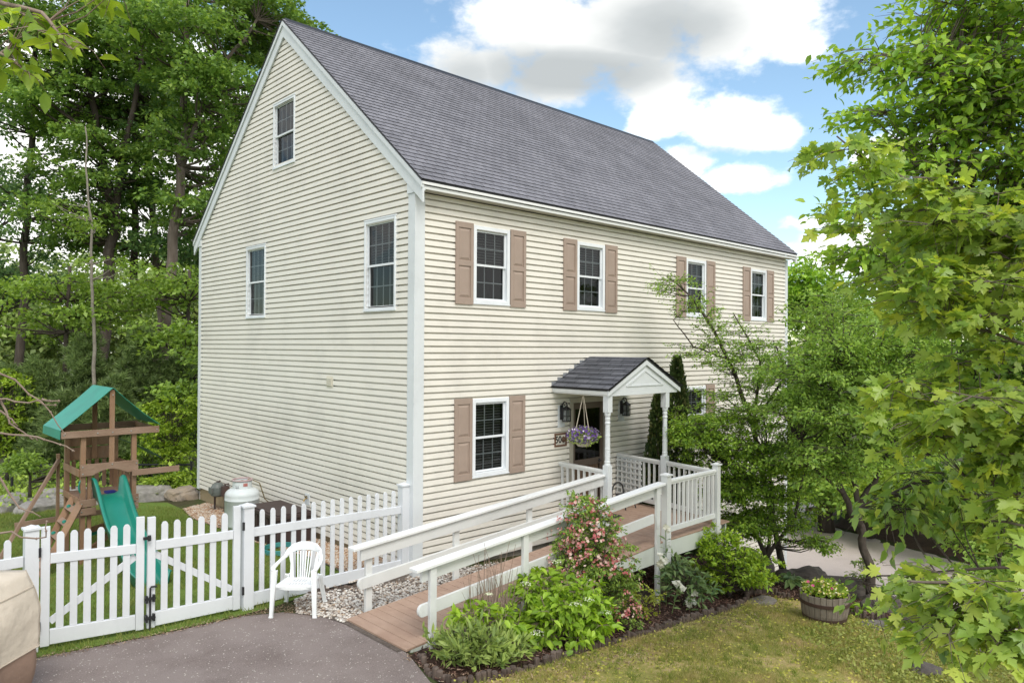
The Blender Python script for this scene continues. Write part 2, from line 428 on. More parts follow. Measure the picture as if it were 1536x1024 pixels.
def islandmat(name, stops, rough=.8, nstops=None, nscale=1.3, trans=0):
    m, nt, out = newmat(name); g = nt.nodes.new('ShaderNodeNewGeometry')
    r = ramp(nt, g.outputs['Random Per Island'], stops); col = r.outputs[0]
    if nstops:
        n = N(nt, 'TexNoise', Scale=nscale, Detail=6, Roughness=.65); L(nt, objco(nt), n.inputs['Vector'])
        r2 = ramp(nt, n.outputs[0], nstops); mx = N(nt, 'MixRGB'); mx.inputs[0].default_value = .5
        L(nt, col, mx.inputs[1]); L(nt, r2.outputs[0], mx.inputs[2]); col = mx.outputs[0]
    b = N(nt, 'BsdfPrincipled', Roughness=rough); b.inputs['Specular IOR Level'].default_value = .25; L(nt, col, b.inputs['Base Color'])
    if trans:
        t = N(nt, 'BsdfTranslucent'); L(nt, col, t.inputs[0]); ms = N(nt, 'MixShader', Fac=trans)
        L(nt, b.outputs[0], ms.inputs[1]); L(nt, t.outputs[0], ms.inputs[2]); L(nt, ms.outputs[0], out.inputs[0])
    else: L(nt, b.outputs[0], out.inputs[0])
    return m
M_peb = islandmat('pebble', [(0, (.16, .11, .08)), (.2, (.32, .27, .23)), (.5, (.55, .51, .46)), (.75, (.72, .70, .66)), (.92, (.42, .30, .2)), (1, (.8, .79, .76))])
M_pebt = islandmat('pebble_tan', [(0, (.22, .12, .07)), (.4, (.42, .28, .18)), (.7, (.44, .36, .28)), (1, (.6, .55, .48))])
M_chip = islandmat('chip', [(0, (.04, .02, .015)), (.4, (.11, .058, .044)), (.75, (.20, .115, .085)), (1, (.36, .25, .19))])
M_grass = islandmat('grass_front', [(0, (.15, .19, .03)), (.5, (.36, .37, .09)), (1, (.62, .53, .28))], .7,
                    [(.38, (.72, .54, .29)), (.46, (.60, .48, .19)), (.54, (.36, .37, .085)), (.66, (.20, .27, .04))], 1.9, .35)
M_grassb = islandmat('grass_back', [(0, (.11, .17, .025)), (.6, (.21, .28, .045)), (1, (.38, .36, .14))], .7, [(.35, (.30, .28, .10)), (.6, (.17, .25, .035))], .8, .3)
P_RG = [(-2.0, -1.0), (-1.94, -1.25), (3.3, -1.2), (3.3, -.03), (.02, -.03), (-.02, 0), (-.05, .6), (-.8, .5), (-1.6, .06), (-2.0, -.15), (-2.2, -.6)]
scatter('river_pebbles', 'pale mixed river pebbles between the ramp and the house wall', 'gravel', P_RG, 9000, pebbles(.022), M_peb, 1)
P_SG = [(-.02, .6), (-.05, 7.9), (-.7, 7.6), (-.85, 6.6), (-.75, 5.2), (-.85, 3.8), (-.72, 1.6), (-.82, .55)]
scatter('tan_pebbles', 'tan and pinkish pebbles along the foot of the gable wall', 'gravel', P_SG, 7000, pebbles(.024), M_pebt, 2)
scatter('mulch_chips', 'dark brown bark mulch chips covering the planting bed', 'mulch', P_BED, 16000, chips(.05), M_chip, 3)
P_LV = [(-2.0, -8.5), (4.5, -8.5), (4.85, -7), (5.3, -5.9), (5.35, -5.3), (5.2, -4.75), (5.2, -4.2), (5.3, -3.5), (5.0, -3.0), (4.4, -3.1), (3.6, -3.25), (2.0, -3.34), (1.0, -3.36), (0, -3.4), (-1.0, -3.55), (-1.5, -3.5), (-2.0, -3.4)]
def only_grass(poly, n, h, w, seed, name, label, m, thr):
    rg = np.random.default_rng(seed); xs = [p[0] for p in poly]; ys = [p[1] for p in poly]; pts = []
    while len(pts) < n:
        x = rg.uniform(min(xs), max(xs)); y = rg.uniform(min(ys), max(ys))
        if inside(poly, x, y) and noise.noise(Vector((x * .9, y * .9, 7))) + .5 * noise.noise(Vector((x * 3, y * 3, 1))) > thr - rg.uniform(0, .6): pts.append((x, y, gz(x, y)))
    tag(link(name, blades(h, w)(rg, np.array(pts)), m), label, 'grass', kind='stuff')
only_grass(P_LV, 85000, .055, .045, 4, 'lawn_grass', 'short patchy green and tan grass of the front lawn', M_grass, .42)
P_LT = [(-2.02, -3.3), (-2.0, -2.5), (-1.9, -2.45), (-1.85, -3.2), (-1.2, -3.55), (.2, -3.42), (3.6, -3.26), (5.1, -3.0), (5.15, -3.4), (3.6, -3.75), (0, -4.0), (-1.7, -4.0)]
M_litter = islandmat('litter', [(0, (.10, .06, .04)), (.5, (.26, .17, .11)), (1, (.50, .38, .26))])
scatter('leaf_litter', 'dry brown leaf litter along the front of the bed edging', 'leaf litter', P_LT, 2600, chips(.04), M_litter, 21)
P_LG = [(-4.9, .10), (-3.75, -.10), (-2.6, -.20), (-1.9, -.20), (-1.7, -.05), (-1.95, -.9), (-2.15, -.75), (-2.4, -.42), (-2.75, -.30), (-3.7, -.24), (-4.9, -.05)]
scatter('leaf_litter', 'dry brown litter and soil crumbs in front of the gate and under the white chair', 'leaf litter', P_LG, 1500, chips(.03), M_litter, 22)
scatter('lawn_clover', 'small pale clover and weed leaves dotted through the front lawn', 'weeds', P_LV, 9000, lambda rg, P: leaves_mesh('clover', T_DIAMOND, P + np.array([0, 0, .03]) + rg.normal(0, .015, P.shape), rg.normal(0, 1, P.shape) * np.array([1, 1, .4]), rg.normal(0, .5, P.shape) + np.array([0, 0, 1]), .035 * rg.uniform(.5, 1.5, len(P))), leafmat('clover_leaf', (.07, .09, .015), (.15, .17, .03), .25), 23)
P_YV = [(-2.3, -.2), (-1.6, .06), (-.92, .46), (-.74, 1.6), (-.87, 3.8), (-.77, 5.2), (-.87, 6.6), (-.72, 7.6), (-1.6, 9.6), (-3.0, 10.4), (-6, 11), (-6.5, 2), (-6.2, .1), (-4.8, -.0), (-3.7, -.16), (-2.75, -.24)]
only_grass(P_YV, 60000, .06, .07, 5, 'yard_grass', 'mown green grass of the fenced back yard', M_grassb, .0)
scatter('driveway_grit', 'small pale bits of grit and blossom scattered on the asphalt', 'grit', [(-4.6, -4.5), (-2.1, -4.5), (-2.0, -2.4), (-2.1, -1.0), (-2.8, -.5), (-4.6, -.3)], 420, chips(.016), islandmat('grit', [(0, (.25, .2, .16)), (.5, (.55, .5, .44)), (1, (.75, .72, .66))]), 24)
def tufts(rg, P):
    Q = np.repeat(P, 14, 0) + rg.normal(0, .022, (len(P) * 14, 3)) * np.array([1, 1, 0]); return blades(.07, .05, .6)(rg, Q)
scatter('grass_tufts', 'taller tufts of grass standing out of the front lawn', 'grass', P_LV, 1500, tufts, islandmat('tuft_green', [(0, (.12, .18, .02)), (.6, (.24, .32, .05)), (1, (.42, .44, .12))], .7, trans=.35), 25)
# low weeds creeping over the right end of the lawn
P_WD = [(1.8, -6.3), (3.2, -4.4), (4.4, -4.2), (5.1, -4.8), (5.3, -5.9), (4.85, -7), (4.5, -8.5), (3, -8.5)]
def weeds(rg, P):
    n = len(P); ax = rg.normal(0, 1, (n, 3)); ax[:, 2] = np.abs(ax[:, 2]) * .5 + .1
    nn = rg.normal(0, .5, (n, 3)); nn[:, 2] += 1
    return leaves_mesh('weeds', T_DIAMOND, P + np.array([0, 0, .02]) + rg.normal(0, .02, (n, 3)) * np.array([1, 1, .6]), ax, nn, .045 * rg.uniform(.5, 1.5, n))
M_weed = leafmat('weed_leaf', (.05, .075, .012), (.10, .13, .028), .25)
scatter('ground_weeds', 'low leafy weeds creeping through the right end of the lawn', 'weeds', P_WD, 9000, weeds, M_weed, 6)
P_WF = [(-7, 10.6), (-1.8, 9.7), (-.6, 8.9), (0, 9), (2, 10), (2, 20), (-8, 22)]
scatter('undergrowth', 'low mixed green undergrowth beneath the back woods', 'undergrowth', P_WF, 14000,
        lambda rg, P: leaves_mesh('ug', T_DIAMOND, P + np.array([0, 0, .1]) + np.abs(rg.normal(0, .25, (len(P), 3))) * np.array([0, 0, 1]), rg.normal(0, 1, P.shape), rg.normal(0, .5, P.shape) + np.array([0, 0, 1]), .13 * rg.uniform(.5, 1.4, len(P))),
        leafmat('undergrowth_leaf', (.05, .09, .015), (.12, .19, .03), .3), 8)
# ================================================================ house
LH, WH = 11.9, 8.53
OV, ZR, ZP, EE = .2755, 5.764, 9.585, .095
SL = (ZP - ZR) / (WH / 2 + OV)
def vinyl(name, c, k=.93):
    return mat(name, c, tuple(x * k for x in c), .5, 1.4, (1, 1, 1), .12, 90, .35, 0, 5, tuple(x * .80 for x in c), .8)
M_side = vinyl('cream_vinyl', (.775, .74, .67), .95)
M_trim = vinyl('white_trim', (.66, .69, .705), .95)
M_white = vinyl('white_paint', (.78, .79, .78), .94)
M_case = vinyl('window_white', (.78, .81, .84))
M_shut = mat('taupe_shutter', (.36, .275, .225), (.32, .245, .20), .6, 3, bump=.2, bscale=70)
M_dark = mat('dark_room', (.035, .033, .033), (.05, .045, .04), .9)
M_blind = mat('blind', (.36, .36, .35), (.30, .30, .30), .6)
M_conc = mat('concrete', (.26, .245, .22), (.34, .32, .28), .9, 8, bump=.5, bscale=50)
M_tanc = mat('tan_foundation', (.36, .28, .17), (.30, .23, .14), .9, 8, bump=.5, bscale=50)
M_black = mat('black_metal', (.016, .016, .018), (.025, .025, .027), .45, 20)
M_brass = mat('brass', (.35, .25, .1), rough=.3, metal=.9)
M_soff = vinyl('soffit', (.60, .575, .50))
def glassmat():
    m, nt, out = newmat('window_glass')
    tr = N(nt, 'BsdfTransparent'); tr.inputs[0].default_value = (.42, .44, .44, 1)
    gl = N(nt, 'BsdfGlossy', Roughness=.03); gl.inputs[0].default_value = (.9, .93, .95, 1)
    n = N(nt, 'TexNoise', Scale=2.2, Detail=2); L(nt, objco(nt), n.inputs['Vector'])
    bp = N(nt, 'Bump', Strength=.08, Distance=.05); L(nt, n.outputs[0], bp.inputs['Height']); L(nt, bp.outputs[0], gl.inputs['Normal'])
    fr = N(nt, 'Fresnel', IOR=1.5); md = N(nt, 'Math', operation='MULTIPLY_ADD'); md.inputs[1].default_value = .55; md.inputs[2].default_value = .01
    L(nt, fr.outputs[0], md.inputs[0])
    ms = N(nt, 'MixShader'); L(nt, md.outputs[0], ms.inputs[0]); L(nt, tr.outputs[0], ms.inputs[1]); L(nt, gl.outputs[0], ms.inputs[2]); L(nt, ms.outputs[0], out.inputs[0])
    return m
M_glass = glassmat()
def shinglemat(name, axis, c1, c2, c3, z0, rise, wid=.2):
    m, nt, out = newmat(name)
    tc = nt.nodes.new('ShaderNodeTexCoord'); sp = nt.nodes.new('ShaderNodeSeparateXYZ'); cb = nt.nodes.new('ShaderNodeCombineXYZ'); L(nt, tc.outputs['Object'], sp.inputs[0])
    ad = N(nt, 'Math', operation='SUBTRACT'); ad.inputs[1].default_value = z0 - 10 * rise
    L(nt, sp.outputs[2], ad.inputs[0]); L(nt, sp.outputs[axis], cb.inputs[0]); L(nt, ad.outputs[0], cb.inputs[1])
    br = N(nt, 'TexBrick'); br.offset = .37; br.squash = 1; br.inputs['Scale'].default_value = 1; br.inputs['Brick Width'].default_value = wid; br.inputs['Row Height'].default_value = rise
    br.inputs['Mortar Size'].default_value = .006; br.inputs['Color1'].default_value = rgba(c1); br.inputs['Color2'].default_value = rgba(c2); br.inputs['Mortar'].default_value = rgba(tuple(x * .35 for x in c1)); br.inputs['Bias'].default_value = 0
    L(nt, cb.outputs[0], br.inputs['Vector'])
    n = N(nt, 'TexNoise', Scale=1.1, Detail=7, Roughness=.7); L(nt, tc.outputs['Object'], n.inputs['Vector'])
    n2 = N(nt, 'TexNoise', Scale=120, Detail=2); L(nt, tc.outputs['Object'], n2.inputs['Vector'])
    r = ramp(nt, n.outputs[0], [(.35, .84), (.65, 1.15)]); r2 = ramp(nt, n2.outputs[0], [(.35, .7), (.65, 1.3)])
    a = N(nt, 'MixRGB', blend_type='MULTIPLY'); a.inputs[0].default_value = 1; L(nt, br.outputs[0], a.inputs[1]); L(nt, r.outputs[0], a.inputs[2])
    b2 = N(nt, 'MixRGB', blend_type='MULTIPLY'); b2.inputs[0].default_value = 1; L(nt, a.outputs[0], b2.inputs[1]); L(nt, r2.outputs[0], b2.inputs[2])
    b = N(nt, 'BsdfPrincipled', Roughness=.9); b.inputs['Specular IOR Level'].default_value = .25; L(nt, b2.outputs[0], b.inputs['Base Color'])
    bp = N(nt, 'Bump', Strength=.4, Distance=.008); L(nt, n2.outputs[0], bp.inputs['Height']); L(nt, bp.outputs[0], b.inputs['Normal'])
    L(nt, b.outputs[0], out.inputs[0]); return m
RISE = .142 * math.sin(math.atan(SL))
M_roof = shinglemat('grey_shingle', 0, (.178, .176, .198), (.215, .212, .236), 0, ZR, RISE)
PS = .5
M_proof = shinglemat('porch_shingle', 1, (.082, .085, .098), (.13, .133, .15), 0, 2.62, .16 * math.sin(math.atan(PS)), .28)
house = thing('house', 'two storey house with cream clapboard siding, white trim and steep grey shingle roof', 'house', (0, 0, 0))

def siding(mb, P, s0, s1, z0, z1, holes=(), clip=None, d=.050, h=.1016):
    def put(a0, a1, b0, b1, za, zb, oa, ob):
        if a1 - a0 < .003 and b1 - b0 < .003: return
        mb.quad(P(a0, oa, za), P(a1, oa, za), P(b1, ob, zb), P(b0, ob, zb))
    z = z0; ci = 0
    while z < z1 - 1e-6:
        zt = min(z + h, z1); cuts = sorted({z, z + .0745, z + .0765, zt} | {q for hh in holes for q in (hh[2], hh[3]) if z < q < zt})
        cuts = [q for q in cuts if q <= zt]
        prof = lambda q: d - .004 * (q - z) / .0745 if q - z <= .0746 else 0.0
        for a, b in zip(cuts, cuts[1:]):
            segs = [(s0, s1)]
            for (h0, h1, hz0, hz1) in holes:
                if a >= hz0 - 1e-6 and b <= hz1 + 1e-6:
                    segs = [q for (p0, p1) in segs for q in ((p0, min(p1, h0)), (max(p0, h1), p1)) if q[1] > q[0]]
            for (p0, p1) in segs:
                if clip:
                    c0, c1 = clip(a); e0, e1 = clip(b)
                    A0, A1, B0, B1 = max(p0, c0), min(p1, c1), max(p0, e0), min(p1, e1)
                    if A1 <= A0: continue
                    if B1 < B0: B0 = B1 = (B0 + B1) / 2
                    put(A0, A1, B0, B1, a, b, prof(a), prof(b))
                else: put(p0, p1, p0, p1, a, b, prof(a), prof(b))
                if abs(a - z) < 1e-6:
                    q0, q1 = (max(p0, clip(a)[0]), min(p1, clip(a)[1])) if clip else (p0, p1)
                    mb.quad(P(q0, 0, a), P(q1, 0, a), P(q1, d, a), P(q0, d, a))
        z = zt; ci += 1
PF = lambda s, o, z: (s, -o, z)
PG = lambda s, o, z: (-o, s, z)
SW = .36; WW = 1.5416
wins_f = [(.7245, 3.972, 5.274), (3.2261, 3.972, 5.274), (6.8029, 3.972, 5.274), (9.6075, 3.972, 5.274), (.7245, 1.178, 2.478), (6.80, 1.178, 2.478)]
wins_g = [(.444, 3.878, 5.322), (5.008, 3.878, 5.322), (3.805, 6.777, 8.03)]
holes_f = [(x + SW + .07, x + WW - SW - .07, a + .09, b - .09) for x, a, b in wins_f] + [(3.52, 4.42, .34, 2.28)]
holes_g = [(y + .05, y + .846, a + .06, b - .06) for y, a, b in wins_g]
mb = MB(); siding(mb, PF, .13, LH - .1, -.14, 5.62, holes_f); mb.build('wall', M_side, house)
mb = MB(); siding(mb, PF, 7.3, LH - .1, -.14 - 24 * .1016, -.14, []); mb.build('wall', M_side, house)
def gclip(z):
    k = (z - ZR + .06) / SL
    return (max(0, k - OV), WH - max(0, k - OV)) if z > ZR - .2 else (0, WH)
mb = MB(); siding(mb, PG, .12, WH - .12, -.02, 9.5, holes_g, gclip); mb.build('wall', M_side, house)
# hidden sides, and an inner shell so no light leaks through
mb = MB()
mb.quad((LH, 0, -2.7), (LH, WH, -2.7), (LH, WH, ZR), (LH, WH / 2, ZP - .05), (LH, 0, ZR))
mb.quad((0, WH, -.4), (LH, WH, -2.7), (LH, WH, ZR), (0, WH, ZR)); mb.build('wall', M_side, house)
for z_ in (2.62, 5.55):
    pass
# foundation
mb = MB(); mb.box(.02, 7.3, .012, .25, -1.6, -.135); mb.box(7.3, LH - .02, .012, .25, -3, -2.57); mb.build('foundation', M_conc, house)
mb = MB(); mb.box(.012, .25, .26, WH - .01, -.8, -.015); mb.build('foundation', M_tanc, house)
# corner boards
mb = MB(); mb.box(-.056, .13, -.056, -.0005, -.24, 5.63); mb.box(-.056, -.0005, -.0002, .12, -.24, 5.63); mb.build('corner_board', M_trim, house, bevel=.003)
mb = MB(); mb.box(-.056, -.0005, WH - .11, WH + .02, -.06, 5.63); mb.build('corner_board', M_trim, house, bevel=.003)
mb = MB(); mb.box(LH - .1, LH + .03, -.056, -.0005, -2.65, 5.62); mb.build('corner_board', M_trim, house, bevel=.003)
# roof: real lapped courses
def courses(mb, p0, p1, upv, nrm, n, t=.009, length=None):
    p0, p1, upv, nrm = Vector(p0), Vector(p1), Vector(upv), Vector(nrm)
    for i in range(n):
        a0 = p0 + upv * i; a1 = p1 + upv * i
        # break each course into runs with slightly different butt thickness
        m_ = max(1, int((p1 - p0).length / .33)); dx = (p1 - p0) / m_; sh = rnd.random()
        prev = 0
        js = [0] + [min(1, (j + sh) / m_) for j in range(m_)] + [1]; js = sorted(set(js))
        for ja, jb in zip(js, js[1:]):
            tt = t * rnd.choice((.9, 1, 1, 1.12)); q0 = a0 + (p1 - p0) * ja; q1 = a0 + (p1 - p0) * jb
            mb.quad(q0 + nrm * tt, q1 + nrm * tt, q1 + upv * 1.02, q0 + upv * 1.02)
            mb.quad(q0 - nrm * .001 + upv * .03, q1 - nrm * .001 + upv * .03, q1 + nrm * tt, q0 + nrm * tt)
sl_len = math.hypot(WH / 2 + OV, ZP - ZR); nC = int(round(sl_len / .142)); un = sl_len / nC
cy, cz = (WH / 2 + OV) / sl_len, (ZP - ZR) / sl_len
mb = MB()
courses(mb, (-EE - .02, -OV - .02, ZR), (LH + EE + .02, -OV - .02, ZR), (0, cy * un, cz * un), (0, -cz, cy), nC, .0095)
courses(mb, (LH + EE + .02, WH + OV + .02, ZR), (-EE - .02, WH + OV + .02, ZR), (0, -cy * un, cz * un), (0, cz, cy), nC, .0095)
mb.build('roof', M_roof, house)
mb = MB()   # deck under the shingles
for s in (0, 1):
    f = (lambda y: y) if s == 0 else (lambda y: WH - y)
    mb.add([(-EE, f(-OV), ZR - .03), (LH + EE, f(-OV), ZR - .03), (LH + EE, f(WH / 2), ZP - .03), (-EE, f(WH / 2), ZP - .03),
            (-EE, f(-OV), ZR - .002), (LH + EE, f(-OV), ZR - .002), (LH + EE, f(WH / 2), ZP - .002), (-EE, f(WH / 2), ZP - .002)],
           [(3, 2, 1, 0), (4, 5, 6, 7), (0, 1, 5, 4), (1, 2, 6, 5), (2, 3, 7, 6), (3, 0, 4, 7)])
mb.build('roof_edge', M_black, house)
mb = MB(); mb.add([(-.05, WH / 2 - .16, ZP - .125), (LH + .05, WH / 2 - .16, ZP - .125), (LH + .05, WH / 2, ZP + .045), (-.05, WH / 2, ZP + .045), (-.05, WH / 2 + .16, ZP - .125), (LH + .05, WH / 2 + .16, ZP - .125)],
                  [(0, 1, 2, 3), (3, 2, 5, 4), (0, 3, 4), (1, 5, 2)]); mb.build('ridge_vent', M_black, house)
# eave fascia in two steps, soffit
mb = MB(); mb.box(-EE, LH + EE, -OV - .012, -OV + .02, ZR - .072, ZR - .031); mb.box(-EE, LH + EE, -OV + .016, -OV + .04, ZR - .135, ZR - .084); mb.build('eave_fascia', M_white, house, bevel=.002)
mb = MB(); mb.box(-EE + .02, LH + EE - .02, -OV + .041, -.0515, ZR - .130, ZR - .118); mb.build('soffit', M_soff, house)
# rake boards (gable end), two steps, and the little return box at each foot
def rake(mb, x0, x1, top, depth, y0=-OV):
    for s in (0, 1):
        f = (lambda y: y) if s == 0 else (lambda y: WH - y)
        za = lambda y: ZR + (y + OV) * SL
        ye = y0
        v = [(x0, f(ye), za(ye) - top), (x0, f(WH / 2), ZP - top), (x0, f(WH / 2), ZP - top - depth), (x0, f(ye), za(ye) - top - depth)]
        mb.prism(v, (x1 - x0, 0, 0))
mb = MB(); rake(mb, -EE - .012, -.0515, .034, .085); mb.build('rake_trim', M_trim, house, bevel=.002)
mb = MB(); rake(mb, -EE + .012, -.0505, .121, .215); mb.build('rake_board', M_trim, house, bevel=.002)
for s in (0, 1):
    f = (lambda y: y) if s == 0 else (lambda y: WH - y)
    mb = MB(); mb.prism([(-EE + .020, f(-OV + .01), ZR - .16), (-EE + .020, f(.13), ZR - .16), (-EE + .020, f(.13), ZR + .12), (-EE + .020, f(-OV + .01), ZR - .14)], (.05, 0, 0)); mb.build('eave_return', M_trim, house)
mb = MB(); rake(mb, LH + .022, LH + EE, .034, .2); mb.build('rake_board', M_trim, house)

# windows
def win(P, s0, s1, z0, z1, ncol, cw, mode, cap=False):
    """casing, two sashes with bars, glass, dark room behind with blinds"""
    def bx(mb, a, b, o0, o1, c, d):
        p, q = P(a, o0, c), P(b, o1, d)
        mb.box(min(p[0], q[0]), max(p[0], q[0]), min(p[1], q[1]), max(p[1], q[1]), min(p[2], q[2]), max(p[2], q[2]))
    m = MB(); e = .0007
    bx(m, s0, s0 + cw, .0, .064, z0, z1); bx(m, s1 - cw, s1, .0, .064, z0, z1)
    bx(m, s0 + cw + e, s1 - cw - e, .0, .062, z1 - cw, z1 - .001); bx(m, s0 + cw + e, s1 - cw - e, .0, .062, z0 + .001, z0 + cw * .8)
    bx(m, s0 - .01, s1 + .01, .0, .070, z0 - .022, z0 - .001)
    if cap: bx(m, s0 - .012, s1 + .012, .0, .066, z1 + .001, z1 + .025)
    f = m.build('window', M_case, house, bevel=.003)
    a, b, c, d = s0 + cw, s1 - cw, z0 + cw * .8, z1 - cw; mid = (c + d) / 2
    for (zz0, zz1, oo) in ((mid - .018, d, .012), (c, mid + .018, -.012)):
        m = MB(); w = .034
        bx(m, a, a + w, oo - .014, oo + .012, zz0, zz1); bx(m, b - w, b, oo - .014, oo + .012, zz0, zz1)
        bx(m, a + w, b - w, oo - .014, oo + .012, zz0, zz0 + w); bx(m, a + w, b - w, oo - .014, oo + .012, zz1 - w, zz1)
        m.build('sash', M_case, f)
        g = MB(); q_ = [P(a + w, oo - .004, zz0 + w), P(b - w, oo - .004, zz0 + w), P(b - w, oo - .004, zz1 - w), P(a + w, oo - .004, zz1 - w)]; g.quad(*(q_ if P is PF else q_[::-1])); g.build('pane', M_glass, f)
        m = MB()
        for k in range(1, ncol):
            x = a + w + (b - a - 2 * w) * k / ncol; bx(m, x - .0095, x + .0095, oo - .012, oo - .005, zz0 + w, zz1 - w)
        zz = (zz0 + zz1) / 2; bx(m, a + w, b - w, oo - .0125, oo - .0045, zz - .0095, zz + .0095)
        m.build('muntin', M_case, f)
    r = MB(); dd = -.55
    r.quad(P(a - .02, dd, c - .02), P(b + .02, dd, c - .02), P(b + .02, dd, d + .02), P(a - .02, dd, d + .02))
    for (p, q) in (((a, c), (b, c)), ((b, c), (b, d)), ((b, d), (a, d)), ((a, d), (a, c))):
        r.quad(P(p[0], -.03, p[1]), P(q[0], -.03, q[1]), P(q[0], dd, q[1]), P(p[0], dd, p[1]))
    r.build('room', M_dark, f)
    if mode:
        bl = MB(); z = d - .03; low = c if mode == 2 else mid + .02
        while z > low:
            bl.quad(P(a + .02, -.05, z - .010), P(b - .02, -.05, z - .010), P(b - .02, -.085, z + .014), P(a + .02, -.085, z + .014)); z -= .045
        bl.build('blind', M_blind, f)
    return f
def shutter(x0, x1, z0, z1):
    m = MB(); y = -.046; t = -.058; st = .055
    m.box(x0, x1, t + .0, y + .004, z0, z1)
    yo = -.074
    m.box(x0, x0 + st, yo, t - .0002, z0, z1); m.box(x1 - st, x1, yo, t - .0002, z0, z1)
    h = z1 - z0; zs = [(z0, z0 + .10), (z0 + h * .5 - .04, z0 + h * .5 + .04), (z1 - .09, z1)]
    for a, b in zs: m.box(x0 + st + .0004, x1 - st - .0004, yo + .0005, t - .0002, a, b)
    for a, b in ((zs[0][1], zs[1][0]), (zs[1][1], zs[2][0])):
        X0, X1, A, B = x0 + st + .012, x1 - st - .012, a + .014, b - .014; k = .035
        m.add([(X0, t - .0003, A), (X1, t - .0003, A), (X1, t - .0003, B), (X0, t - .0003, B), (X0 + k, yo + .003, A + k), (X1 - k, yo + .003, A + k), (X1 - k, yo + .003, B - k), (X0 + k, yo + .003, B - k)],
              [(4, 5, 6, 7), (0, 1, 5, 4), (1, 2, 6, 5), (2, 3, 7, 6), (3, 0, 4, 7)])
    m.build('shutter', M_shut, house, bevel=.002)
for i, (x, a, b) in enumerate(wins_f):
    win(PF, x + SW + .012, x + WW - SW - .012, a + .035, b - .02, 3, .062, 2 if i == 4 else 1)
    shutter(x, x + SW, a, b); shutter(x + WW - SW, x + WW, a, b)
for y, a, b in wins_g: win(PG, y, y + .896, a, b, 4, .042, 0 if a > 6 else 1, True)

# front door
mb = MB(); mb.box(3.42, 3.52, -.060, 0, .34, 2.38); mb.box(4.42, 4.52, -.060, 0, .34, 2.38); mb.box(3.5205, 4.4195, -.058, 0, 2.28, 2.379); mb.box(3.5205, 4.4195, -.06, .05, .34, .375)
door = mb.build('door', vinyl('door_trim', (.42, .39, .33)), house, bevel=.004)
mb = MB(); mb.box(3.53, 3.61, -.02, .015, .38, 2.27); mb.box(4.33, 4.41, -.02, .015, .38, 2.27); mb.box(3.6105, 4.3295, -.019, .014, 2.16, 2.27); mb.box(3.6105, 4.3295, -.019, .014, 1.10, 1.22); mb.box(3.6105, 4.3295, -.019, .014, .38, .46)
mb.build('storm_door_frame', mat('bronze_frame', (.10, .075, .06), (.13, .10, .08), .5), door)
mb = MB(); mb.quad((3.61, 0, 1.22), (4.33, 0, 1.22), (4.33, 0, 2.16), (3.61, 0, 2.16)); mb.build('door_glass', M_glass, door)
mb = MB()
for k in range(8): mb.box(3.612 + k * .0896, 3.612 + k * .0896 + .075, .018, .04, .46, 1.10)
mb.box(3.60, 4.34, .041, .06, .40, 1.2); mb.build('lower_panel', mat('brown_planks', (.17, .11, .075), (.11, .07, .045), .6, 6, (8, 1, 1)), door)
mb = MB(); mb.box(3.56, 4.38, .16, .2, .36, 2.27); mb.build('inner_door', mat('dark_door', (.028, .012, .012), (.04, .02, .018), .5), door)
mb = MB(); mb.box(3.50, 3.515, .0, .2, .34, 2.3); mb.box(4.425, 4.44, .0, .2, .34, 2.3); mb.build('jamb', M_dark, door)
mb = MB(); mb.tube([(4.30, -.02, 1.16), (4.30, -.07, 1.16), (4.22, -.07, 1.16)], .011, 8); mb.lathe((4.30, -.03, 1.13), [(.012, 0), (.02, .03), (.012, .06)], 8); mb.build('handle', M_black, door)
# mounting blocks with flanking lanterns
for x in (3.20, 4.93):
    blk = thing('wall_lantern', 'black wall lantern left of the front door, beside the number plaque' if x < 4 else 'black wall lantern right of the front door, seen between the porch posts', 'lantern', (x, -.02, 2.1), 'lanterns beside the front door')
    mb = MB(); mb.box(x - .09, x + .09, -.0545, -.030, 1.86, 2.26); mb.build('mounting_block', M_trim, blk, bevel=.004)
    mb = MB(); mb.lathe((x, -.045, 2.02), [(.05, 0), (.05, .2)], 10); mb.box(x - .045, x + .045, -.055, -.041, 2.0, 2.26)
    pts = [(x, -.05 - .12 * math.sin(t), 2.22 + .07 * (1 - math.cos(t * 1.0)) * 1.0) for t in np.linspace(0, 1.57, 6)]
    arc = [(x, -.05, 2.2), (x, -.07, 2.28), (x, -.12, 2.325), (x, -.17, 2.31), (x, -.19, 2.26), (x, -.175, 2.22)]
    mb.tube(arc, .011, 6); mb.tube([(x, -.12, 2.325), (x, -.10, 2.28), (x, -.13, 2.26), (x, -.14, 2.28)], .008, 5); mb.build('bracket', M_black, blk)
    c = (x, -.175, 1.97)
    mb = MB(); mb.lathe(c, [(.085, .21), (.09, .22), (.03, .27), (.012, .29)], 4, math.pi / 4); mb.lathe(c, [(.075, 0), (.078, .012), (.07, .02)], 4, math.pi / 4)
    for sx in (-1, 1):
        for sy in (-1, 1): mb.box(c[0] + sx * .050 - .006, c[0] + sx * .050 + .006, c[1] + sy * .050 - .006, c[1] + sy * .050 + .006, c[2] + .01, c[2] + .215)
    for sx in (-1, 1): mb.box(c[0] + sx * .05 - .004, c[0] + sx * .05 + .004, c[1] - .044, c[1] + .044, c[2] + .1, c[2] + .11); mb.box(c[0] - .044, c[0] + .044, c[1] + sx * .05 - .004, c[1] + sx * .05 + .004, c[2] + .1, c[2] + .11)
    mb.build('cage', M_black, blk)
    mb = MB(); mb.lathe(c, [(.055, .02), (.055, .205)], 4, math.pi / 4); mb.build('lamp_glass', mat('seedy_glass', (.20, .22, .22), (.12, .13, .13), .15, 20), blk)
